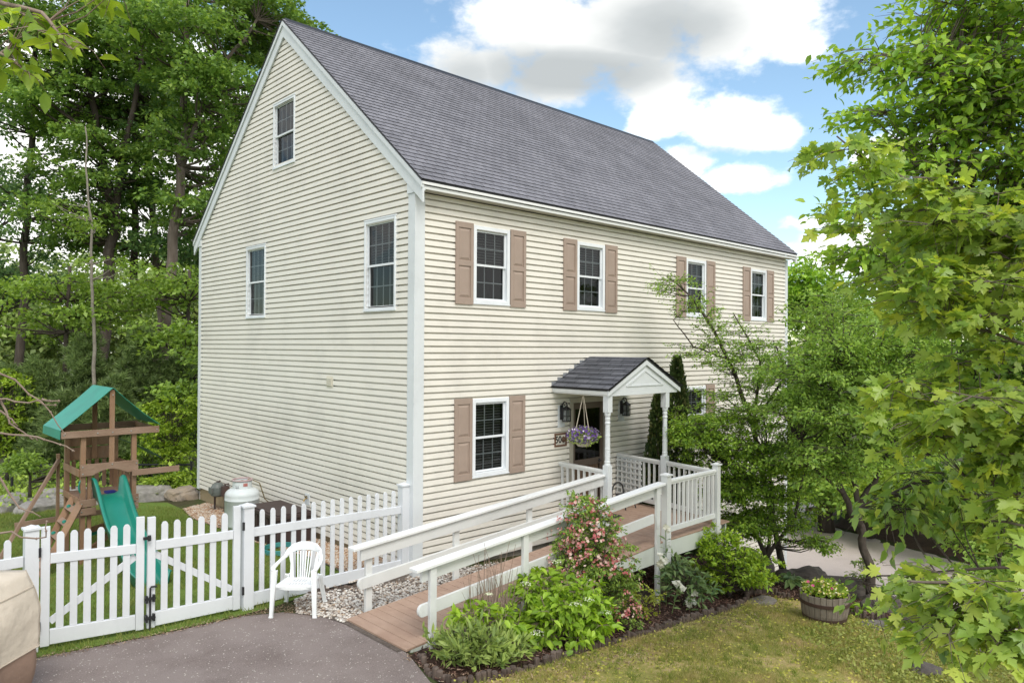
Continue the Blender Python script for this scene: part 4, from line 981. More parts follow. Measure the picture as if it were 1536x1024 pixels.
# ================================================================ covered grill
t = thing('covered_grill', 'barbecue grill under a beige fabric cover at the left edge of the driveway', 'grill', (-5.45, -.75, 0))
def drape(z0, z1, rx, ry, seed, tone):
    V = []; nz, na = 15, 72
    for i in range(nz + 1):
        f = i / nz; z = z0 + (z1 - z0) * f
        for k in range(na):
            a = 2 * math.pi * k / na; ca, sa = math.cos(a), math.sin(a); e = .22
            x = math.copysign(abs(ca) ** e, ca) * rx; y = math.copysign(abs(sa) ** e, sa) * ry
            top = max(0, (z - .80) / .37); sh = 1 - .20 * top ** 1.3
            fold = noise.noise(Vector((x * 2.2, y * 2.2, z * 1.5 + seed))) * .06 + noise.noise(Vector((x * 7, y * 7, z * .9 + seed))) * .035 + noise.noise(Vector((x * 3, y * 3, z * 9 + seed))) * .016
            fl = 1 + fold + .02 * (1 - f) * math.sin(a * 9)
            V.append((x * sh * fl, y * sh * fl, z))
    return V, nz, na
V, nz, na = drape(.46, 1.17, .60, .33, 0, 0); F = [(i * na + k, i * na + (k + 1) % na, (i + 1) * na + (k + 1) % na, (i + 1) * na + k) for i in range(nz) for k in range(na)]
V.append((0, 0, 1.19)); F += [(nz * na + k, nz * na + (k + 1) % na, len(V) - 1) for k in range(na)]
c45 = Matrix.Translation((-5.58, -.70, 0)) @ Matrix.Rotation(R(-43), 4, 'Z')
mb = MB(); mb.add([c45 @ Vector(v) for v in V], F); cover_ = mb.build('cover', mat('beige_fabric', (.66, .58, .48), (.57, .50, .41), .85, 2.5, bump=1.0, bscale=7), t, smooth=True)
mb = MB()
for kk in (int(na * .375), int(na * .625), int(na * .875), int(na * .125)):
    mb.tube([c45 @ (Vector(V[i * na + kk]) * 1.004) for i in range(nz + 1)], .006, 6)
mb.tube([c45 @ Vector((V[k % na][0] * 1.01, V[k % na][1] * 1.01, V[k % na][2] + .012)) for k in range(na + 1)], .007, 6)
mb.tube([c45 @ Vector((V[12 * na + k % na][0] * 1.006, V[12 * na + k % na][1] * 1.006, V[12 * na + k % na][2])) for k in range(na + 1)], .006, 6)
mb.build('piping', mat('beige_piping', (.50, .43, .35), (.44, .38, .3)), t)
V2 = []
for i in range(5):
    f = i / 4; z = .52 - .44 * f
    for k in range(na):
        a = 2 * math.pi * k / na; ca, sa = math.cos(a), math.sin(a); x = math.copysign(abs(ca) ** .28, ca) * .60; y = math.copysign(abs(sa) ** .28, sa) * .33
        fl = .975 + .02 * math.sin(a * 9) + noise.noise(Vector((x * 2.2, y * 2.2, .6))) * .045 + .05 * math.sin(f * 2.2) + .02 * f * math.sin(a * 17) - .10 * f * f; V2.append(c45 @ Vector((x * fl, y * fl, z + .04 * noise.noise(Vector((x * 3, y * 3, 0))) * (1 - f))))
F2 = [(i * na + k, i * na + (k + 1) % na, (i + 1) * na + (k + 1) % na, (i + 1) * na + k) for i in range(4) for k in range(na)]
mb = MB(); mb.add(V2, F2); mb.build('skirt', mat('brown_fabric', (.30, .20, .15), (.24, .16, .12), .85, 3, bump=.3, bscale=25), t, smooth=True)

# ================================================================ playset
M_cedar = mat('cedar', (.21, .115, .065), (.30, .185, .115), .75, 5, (1, 1, .35), .35, 60, .3, 0, 7, (.25, .19, .15), 2)
M_cedarg = mat('weathered_cedar', (.28, .19, .14), (.21, .13, .088), .8, 5, (.35, 1, 1), .35, 60)
M_canv = mat('green_canvas', (.025, .27, .19), (.02, .22, .155), .45, 3, bump=.15, bscale=20, spec=.5)
M_slide = mat('green_plastic', (.012, .21, .155), (.01, .18, .13), .3, 3, spec=.6)
M_bolt = mat('bolt', (.5, .5, .5), rough=.4, metal=.8)
t = thing('playset', 'wooden playset tower with a green canopy and green wavy slide on the back lawn', 'playset', (-3.05, 4.9, -.3))
F0 = 4.4; BK = 5.45; zg = lambda x, y: gz(x, y) - .05
XL, XR, XC = -3.39, -2.63, -2.98
def post(x, y, z1, w=.075, nm='post'): mb = MB(); mb.box(x - w / 2, x + w / 2, y - w / 2, y + w / 2, zg(x, y), z1); mb.build(nm, M_cedar, t, bevel=.006)
for x in (XL, XR):
    for y in (F0, BK): post(x, y, 1.83)
post(XL + .10, F0 + .02, 1.35, .06); post(XR - .10, F0 + .02, 1.35, .06)
for y in (F0, BK): mb = MB(); mb.box(XC - .04, XC + .04, y - .06, y - .038, 1.30, 2.55); mb.build('gable_post', M_cedar, t, bevel=.005)
def bb(nm, x0, x1, y0, y1, z0, z1, m=None): mb = MB(); mb.box(x0, x1, y0, y1, z0, z1); mb.build(nm, m or M_cedarg, t, bevel=.004)
for y in (F0 - .085, BK + .04): bb('eave_beam', -3.72, -2.25, y, y + .024, 1.80, 1.91)
bb('eave_beam', -3.70, -3.675, F0 - .05, BK + .04, 1.78, 1.90, M_cedar); bb('eave_beam', -2.30, -2.275, F0 - .05, BK + .04, 1.78, 1.90, M_cedar)
# arched board
arch = [(XL - .05, 1.36), (XR + .05, 1.36), (XR + .05, 1.17)] + [(XR - .12 - (XR - XL - .24) * k / 10, 1.17 + .085 * math.sin(math.pi * k / 10)) for k in range(11)] + [(XL - .05, 1.17)]
mb = MB(); mb.prism([(x, F0 - .085, z) for x, z in arch], (0, .024, 0)); mb.build('arched_board', M_cedarg, t, bevel=.003)
bb('arm_beam', XR - .05, -1.92, F0 - .11, F0 - .087, 1.10, 1.20); bb('arm_beam', XR + .1, -2.28, BK, BK + .024, 1.12, 1.2, M_cedar)
bb('wall_board', XL - .03, XR + .03, BK + .04, BK + .06, 1.28, 1.5, M_cedar); bb('wall_board', XL - .03, XR + .03, BK + .04, BK + .06, 1.52, 1.68, M_cedar)
for k in range(6): x = XL + .08 + k * .12; bb('back_slat', x, x + .065, BK + .04, BK + .055, .78, 1.27, M_cedar)
for k in range(7): y = F0 + .10 + k * .13; bb('side_slat', XR + .02, XR + .035, y, y + .07, .78, 1.2, M_cedar)
bb('side_board', XR + .036, XR + .055, F0, BK, 1.15, 1.27, M_cedar); bb('side_board', XL - .055, XL - .036, F0, BK, 1.15, 1.27, M_cedar); bb('side_board', XL - .055, XL - .036, F0, BK, .7, .8, M_cedar)
for k in range(8): y = F0 - .02 + k * .137; bb('deck_board', XL - .04, XR + .04, y, y + .128, .74, .765, M_cedarg)
bb('deck_beam', XL - .06, XL + .18, F0 - .085, F0 - .06, .67, .79); bb('deck_beam', XR - .18, XR + .06, F0 - .085, F0 - .06, .67, .79); bb('deck_beam', XL - .06, XL + .18, F0 - .085, F0 - .06, .54, .655); bb('deck_beam', XR - .18, XR + .06, F0 - .085, F0 - .06, .54, .655)
mb = MB()
for x, z in ((-3.68, 1.855), (-3.2, 1.855), (-2.98, 1.855), (-2.7, 1.855), (-2.29, 1.855), (XL - .02, 1.32), (XL - .02, 1.21), (XR + .02, 1.31), (XR + .02, 1.19), (XC, 1.33), (XC, 2.47), (XL - .03, .73), (XR + .03, .73), (-1.96, 1.15), (XL - .03, .6), (XR + .03, .6)):
    mb.tube([(x, F0 - .094, z), (x, F0 - .08, z)], .011, 6)
mb.build('bolts', M_bolt, t)
# canopy, a folded sheet with thickness
def sheet(mb, pts_front, pts_back, th=.006):
    n = len(pts_front)
    for i in range(n - 1):
        a, b, c_, d_ = [Vector(q) for q in (pts_front[i], pts_front[i + 1], pts_back[i + 1], pts_back[i])]
        nr = (b - a).cross(d_ - a).normalized() * th
        mb.add([a, b, c_, d_, a + nr, b + nr, c_ + nr, d_ + nr], [(3, 2, 1, 0), (4, 5, 6, 7), (0, 1, 5, 4), (1, 2, 6, 5), (2, 3, 7, 6), (3, 0, 4, 7)])
pf = [(-3.735, 1.79), (-3.73, 1.93), (-3.5, 2.12), (-3.2, 2.385), (-2.985, 2.58)]
mb = MB(); sheet(mb, [(x, F0 - .10, z) for x, z in pf], [(x, BK + .07, z - (.012 if 0 < i < 4 else 0)) for i, (x, z) in enumerate(pf)])
pf2 = [(-2.975, 2.58), (-2.78, 2.385), (-2.5, 2.13), (-2.245, 1.93)]
sheet(mb, [(x, F0 - .10, z) for x, z in pf2], [(x, BK + .07, z) for x, z in pf2]); mb.build('canopy', M_canv, t)
mb = MB(); sheet(mb, [(-2.6, BK - .3, 1.62), (-2.2, BK - .3, 1.42), (-1.95, BK - .3, 1.24)], [(-2.6, BK + .4, 1.62), (-2.2, BK + .4, 1.42), (-1.95, BK + .4, 1.24)]); mb.build('side_awning', mat('dark_canvas', (.012, .10, .07), (.01, .08, .055), .5), t)
# slide: lofted U section, wavy
path = [(4.42, .83), (4.25, .82), (4.05, .74), (3.75, .50), (3.45, .30), (3.15, .20), (2.9, .12), (2.6, -.02), (2.3, -.12), (2.05, -.14)]
def bez(pts, n):
    out = []
    for i in range(len(pts) - 1):
        p0 = pts[max(i - 1, 0)]; p1 = pts[i]; p2 = pts[i + 1]; p3 = pts[min(i + 2, len(pts) - 1)]
        for s in np.linspace(0, 1, n, endpoint=False):
            out.append(tuple(.5 * (2 * b + (c - a) * s + (2 * a - 5 * b + 4 * c - d) * s * s + (3 * b - a - 3 * c + d) * s ** 3) for a, b, c, d in zip(p0, p1, p2, p3)))
    return out + [pts[-1]]
pp = bez(path, 4); xc = -3.0; V = []; 
for i, (y, z) in enumerate(pp):
    f = i / (len(pp) - 1); e = .17 + (.11 * math.exp(-((f - .08) / .13) ** 2)); xo = xc - .13 * 0
    sec = [(-.25, e - .01), (-.27, e + .02), (-.23, e + .025), (-.20, e), (-.185, .03), (-.12, 0), (.12, 0), (.185, .03), (.20, e), (.23, e + .025), (.27, e + .02), (.25, e - .01), (.22, -.03), (-.22, -.03)]
    for (sx, sz) in sec: V.append((xo - .03 + sx * .92, y, z + sz))
m_ = 14; F = [(i * m_ + k, i * m_ + (k + 1) % m_, (i + 1) * m_ + (k + 1) % m_, (i + 1) * m_ + k) for i in range(len(pp) - 1) for k in range(m_)] + [tuple(range(m_ - 1, -1, -1)), tuple((len(pp) - 1) * m_ + k for k in range(m_))]
mb = MB(); mb.add(V, F); mb.build('slide', M_slide, t, smooth=True)
# climbing ladder on the left, leaning
for y in (F0 - .05, F0 + .42): mb = MB(); mb.beam((-4.05, y - .35, gz(-4, 4) - .02), (XL - .04, y, .76), .04, .10, (1, 0, .5)); mb.build('ladder_side', M_cedar, t, bevel=.004)
for k in range(5):
    f = (k + .6) / 5.4; x = -4.05 + (XL - .02 + 4.05) * f; z = gz(-4, 4) + (.76 - gz(-4, 4)) * f; y = F0 - .05 - .35 * (1 - f)
    mb = MB(); mb.beam((x - .02, y, z + .03), (x - .02, y + .47, z + .03), .10, .022, (-.6, 0, 1)); mb.build('ladder_step', M_cedarg, t, bevel=.003)
    mb = MB(); mb.lathe((x - .03, y + (.12 if k % 2 else .33), z + .04), [(.035, 0), (.03, .03), (.01, .04)], 8); mb.build('climbing_hold', M_slide, t)
# swing frame
mb = MB(); mb.beam((-3.42, 5.9, 1.26), (-4.35, 5.6, gz(-4.4, 5.6)), .05, .09, (0, 1, 0)); mb.build('swing_leg', M_cedarg, t, bevel=.004)
mb = MB(); mb.beam((-3.42, 5.95, 1.36), (-3.42, 5.95, gz(-3.5, 6)), .05, .05, (0, 1, 0)); mb.build('swing_leg', M_cedar, t, bevel=.004)
mb = MB(); mb.beam((-4.0, 6.3, .12), (-2.6, 6.0, .22), .04, .09); mb.build('swing_brace', M_cedarg, t)
mb = MB(); mb.beam((XL + .04, F0, -.1), (XR - .04, F0 + .8, .05), .04, .09); mb.build('lower_brace', M_cedar, t); mb = MB(); mb.beam((XL, F0 + .3, .18), (XR + .1, F0 + .6, .24), .04, .09); mb.build('lower_brace', M_cedar, t)
mb = MB(); mb.tube([(XL + .0 + .06 * math.cos(a), F0 - .02 + .0 * a, 1.0 + .12 * math.sin(a)) for a in np.linspace(1.2, 5, 10)], .012, 8); mb.build('grab_handle', M_slide, t, smooth=True)
mb = MB(); mb.box(-2.95, -2.80, F0 + .3, F0 + .5, .766, .80); tag(mb.build('toy_box', mat('blue_plastic', (.02, .03, .25))), 'small blue toy lying on the playset deck behind the slide', 'toy')
t = thing('toddler_swing', 'green toddler swing seat hanging beneath the playset deck', 'swing', (-3.05, 4.95, .7))
mb = MB(); mb.prism([(-3.25, 4.85, .05), (-2.85, 4.85, .12), (-2.82, 4.85, .22), (-3.2, 4.85, .13)], (0, .22, 0)); mb.build('seat', M_slide, t, bevel=.01)
mb = MB(); mb.tube([(-3.2, 4.96, .13), (-3.15, 4.96, .74)], .008, 5); mb.tube([(-2.85, 4.96, .2), (-2.9, 4.96, .74)], .008, 5); mb.build('rope', M_black, t)

# ================================================================ boulders, edging, barrel, chain link
M_rock = mat('granite', (.20, .185, .175), (.34, .32, .30), .9, 4, bump=.6, bscale=20, dirt=(.12, .12, .08), dscale=3)
M_rockd = mat('dark_stone', (.065, .055, .048), (.13, .11, .098), .9, 4, bump=.7, bscale=16, dirt=(.04, .045, .03), dscale=3)
def rock(label, loc, s, seed, m, rz=0, group='boulders along the back yard'):
    bm = bmesh.new(); bmesh.ops.create_icosphere(bm, subdivisions=4, radius=1)
    for v in bm.verts:
        p = v.co.copy(); q = Vector((math.copysign(abs(p.x) ** .75, p.x), math.copysign(abs(p.y) ** .75, p.y), math.copysign(abs(p.z) ** .7, p.z)))
        k = 1 + .28 * noise.noise(p * 1.1 + Vector((seed * 3.1, 0, 0))) + .10 * noise.noise(p * 3 + Vector((0, seed, 0))) + .03 * noise.noise(p * 9)
        v.co = Vector((q.x * s[0], q.y * s[1], q.z * s[2])) * k
    me = bpy.data.meshes.new('rock'); bm.to_mesh(me); bm.free()
    o = link('boulder', me, m, smooth=False); o.location = (loc[0], loc[1], loc[2] if len(loc) > 2 else gz(loc[0], loc[1]) + s[2] * (.35 if m is not M_rockd else -.25)); o.rotation_euler = (0, 0, rz)
    return tag(o, label, 'boulder', group)
rock('long low grey boulder left of the playset ladder at the back of the yard', (-3.3, 10.9), (.6, .4, .27), 1, M_rock, .5)
rock('rounded grey boulder just behind the playset ladder', (-2.2, 10.3), (.75, .4, .30), 2, M_rock, -.6)
rock('slanting grey boulder right of the playset, nearer the house', (-.85, 9.3), (.5, .28, .27), 3, M_rock, -.35)
rock('tan topped boulder beside the far corner of the house', (-.25, 8.85), (.36, .28, .2), 4, mat('tan_stone', (.33, .26, .19), (.22, .19, .16), .9, 4, bump=.6, bscale=20), .1)
rock('flat grey stone half hidden between the playset legs', (-2.9, 9.9), (.5, .3, .18), 5, M_rock, .3)
i = 6
for (x, y, sx, sy, sz, a, lab) in ((7.05, -1.75, .42, .35, .42, .4, 'dark rounded boulder next to the house siding above the lower driveway'), (6.95, -2.75, .5, .3, .36, -.9, 'dark slanting slab behind the flower barrel'), (6.75, -3.5, .55, .3, .30, -1.0, 'long dark slab between the flower barrel and the tree trunk'),
                                   (6.35, -4.55, .45, .3, .32, -1.2, 'dark stone just right of the tree trunk foot'), (6.0, -5.2, .42, .3, .28, -1.0, 'dark stone above the drooping branch, right of the log edging'), (5.5, -6.35, .6, .38, .28, -1.1, 'large brown boulder at the lower right under the maple leaves'), (5.15, -7.3, .5, .4, .3, -1.2, 'brown boulder at the far lower right edge of the lawn')):
    rock(lab, (x, y), (sx, sy, sz), i, M_rockd, a, 'boulders edging the drop to the lower driveway'); i += 1
rock('mossy dark stump-like rock at the bottom edge of the lawn', (3.3, -6.0), (.2, .17, .12), 20, M_rockd, .3, None)
for (x, y, sx, sy, a, lab) in ((5.05, -4.95, .42, .26, -.9, 'flat stepping stone in the grass right of the flower barrel'), (5.35, -5.5, .3, .2, -.7, 'smaller flat stepping stone further right along the edging'), (4.5, -3.22, .32, .16, -.1, 'flat grey stone in the grass left of the flower barrel')):
    rock(lab, (x, y, gz(x, y) + .0), (sx, sy, .05), i, mat('flagstone', (.15, .13, .12), (.21, .19, .175), .85, 5, bump=.4, bscale=25), a, 'flat stones in the lawn edge'); i += 1
# half-log edging in three runs
M_log = mat('edging_wood', (.06, .042, .034), (.16, .12, .098), .9, 10, (1, 1, .2), .6, 60)
def edging(label, pts, h, seed):
    rr = random.Random(seed); mb = MB(); pts = [Vector(p) for p in pts]; d = 0
    for a, b in zip(pts, pts[1:]):
        L_ = (b - a).length; n = max(1, int(L_ / .062))
        for k in range(n):
            p = a + (b - a) * (k + .5) / n; z = gz(p.x, p.y); hh = h * rr.uniform(.45, 1.1) - .03; r = rr.uniform(.026, .038)
            mb.lathe((p.x + rr.uniform(-.014, .014), p.y + rr.uniform(-.014, .014), z - .06), [(r, 0), (r * 1.02, hh * .5), (r * .96, hh + .05), (r * .8, hh + .06)], 7, rr.uniform(0, 1))
    return tag(mb.build('log_edging', M_log), label, 'garden edging', 'half-log edging around the bed')
edging('half-log edging around the front of the bed between the asphalt and the lawn', [(-1.82, -2.62), (-2.0, -3.05), (-1.95, -3.42), (-1.5, -3.52), (-1.0, -3.52), (0, -3.37), (1.0, -3.33), (2.0, -3.31), (3.6, -3.22), (4.3, -3.08)], .12, 1)
edging('half-log edging left of the flower barrel, stepping down beside the boulders', [(4.35, -3.05), (4.75, -2.85), (5.2, -2.95), (5.34, -3.3)], .17, 2)
edging('half-log edging right of the flower barrel in front of the tree trunk', [(5.25, -4.25), (5.24, -4.7), (5.36, -5.2), (5.5, -5.7)], .17, 3)
edging('short half-log edging beside the picket fence behind the white chair', [(-1.75, -.02), (-1.4, .0), (-1.0, -.02), (-.8, 0)], .10, 4)
# barrel
bx, by = 4.45, -4.26; bz = gz(bx, by)
t = thing('barrel_planter', 'weathered half whiskey barrel planter with rusty hoops at the lawn edge', 'barrel', (bx, by, bz))
mb = MB(); n = 26
for k in range(n):
    a0, a1 = 2 * math.pi * (k + .04) / n, 2 * math.pi * (k + .96) / n
    pr = [(.285, 0), (.325, .14), (.345, .29), (.35, .42)]; vs = []
    for (r, z) in pr:
        for a in (a0, a1):
            for q in (r, r - .025): vs.append((bx + q * math.cos(a), by + q * math.sin(a), bz + z + (.004 * (k % 3) if z > .4 else 0)))
    fs = [(0, 2, 3, 1), (12, 13, 15, 14)]
    for j in range(3): o = 4 * j; fs += [(o, o + 4, o + 6, o + 2), (o + 1, o + 3, o + 7, o + 5), (o, o + 1, o + 5, o + 4), (o + 2, o + 6, o + 7, o + 3)]
    mb.add(vs, fs)
mb.build('staves', mat('grey_oak', (.17, .135, .105), (.27, .23, .185), .85, 6, (4, 4, .5), .4, 50), t)
for z, r in ((.08, .308), (.30, .350)): mb = MB(); mb.lathe((bx, by, bz), [(r - .004, z - .025), (r + .004, z - .025), (r + .010, z + .025), (r + .002, z + .025)], 40); mb.build('hoop', mat('rusty_hoop', (.055, .032, .026), (.08, .045, .035), .6, 12), t)
mb = MB(); mb.lathe((bx, by, bz), [(.31, .34), (.315, .37), (.1, .385)], 20); mb.build('soil', M_mulch, t)
# chain link fence at the back
t = thing('chain_link_fence', 'low chain link fence with a dark top rail behind the boulders', 'fence', (-3, 11.2, -.4))
c0, c1 = Vector((-8, 15.9)), Vector((.1, 9.35)); dl = (c1 - c0); n = 5; ln = dl.length; u = dl / ln; ztop = lambda s: .42 - .04 * s / ln
mb = MB(); mb.tube([(c0.x, c0.y, .42), (c1.x, c1.y, .38)], .028, 8); mb.build('top_rail', M_black, t)
for k in range(n + 1): p = c0 + dl * k / n; mb = MB(); mb.tube([(p.x, p.y, gz(p.x, p.y) - .1), (p.x, p.y, .46)], .03, 8); mb.build('post', M_black, t)
mb = MB(); s = 0
while s < ln:
    for sg in (-1, 1):
        h = 1.1; s2 = s + sg * h * .6
        if 0 <= s2 <= ln:
            a = c0 + u * s; b = c0 + u * s2; mb.tube([(a.x, a.y, -.7), (b.x, b.y, .40)], .004, 3, False)
    s += .09
mb.build('wire_mesh', M_black, t)
# ================================================================ plants and trees
M_bark = mat('bark', (.11, .085, .068), (.20, .165, .14), .95, 9, (1, 1, .18), .8, 30, .15)
M_barkd = mat('dark_bark', (.055, .044, .036), (.11, .09, .076), .95, 10, (1, 1, .2), .8, 40, .15)
M_birch = mat('pale_bark', (.30, .27, .23), (.18, .155, .13), .9, 9, (1, 1, .6), .4, 30, .15)
M_twig = mat('pale_twig', (.30, .23, .18), (.20, .14, .11), .9, 10)
L_oak = leafmat('oak_leaf', (.030, .065, .014), (.065, .125, .022), .38, .35, (.11, .17, .03))
L_oakb = leafmat('oak_leaf_blue', (.026, .060, .020), (.055, .11, .030), .38, .35, (.09, .145, .04))
L_under = leafmat('maple_understory_leaf', (.034, .070, .012), (.075, .13, .020), .42, .6)
L_pine = leafmat('pine_needle', (.030, .055, .018), (.062, .10, .030), .3, .7, (.11, .17, .05))
L_bright = leafmat('bright_leaf', (.045, .09, .010), (.10, .16, .018), .42, .8, (.17, .25, .03))
L_far = leafmat('far_leaf', (.05, .085, .03), (.10, .15, .045), .35, .25, (.17, .23, .07))
L_mid = leafmat('serviceberry_leaf', (.040, .086, .015), (.092, .165, .026), .42, .8, (.14, .21, .04))
L_dog = leafmat('dogwood_leaf', (.030, .070, .010), (.08, .145, .015), .4, 1.2, (.14, .22, .03))
L_beech = leafmat('beech_leaf', (.040, .095, .012), (.10, .18, .022), .42, .8, (.17, .26, .04))
L_maple = leafmat('maple_leaf', (.050, .098, .018), (.105, .165, .027), .48, 1.0, (.20, .25, .035), .38, .5)
L_mapl2 = leafmat('sapling_leaf', (.055, .105, .018), (.115, .175, .03), .42, 1.0, (.19, .24, .04), .38, .5)
L_cherry = leafmat('cherry_leaf', (.035, .075, .014), (.08, .14, .024), .38, 1.2, (.16, .21, .035), .35, .5)
L_rhodo = leafmat('rhodo_leaf', (.04, .085, .008), (.10, .17, .014), .35, 2.0, (.19, .27, .03))
L_hyd = leafmat('hydrangea_leaf', (.050, .105, .010), (.105, .185, .016), .35, 2.0, (.17, .27, .03), .45)
L_az = leafmat('azalea_leaf', (.03, .065, .012), (.08, .14, .022), .3, 2.0, (.15, .22, .04))
L_small = leafmat('willowy_leaf', (.045, .08, .02), (.10, .15, .035), .3, 2.0)
L_yel = leafmat('spirea_leaf', (.06, .085, .012), (.13, .17, .02), .3, 2)
L_arb = leafmat('arborvitae_leaf', (.010, .022, .006), (.024, .042, .010), .15, 1.5, (.08, .085, .03))
L_hosta = leafmat('hosta_leaf', (.025, .055, .02), (.06, .10, .03), .25, 2)
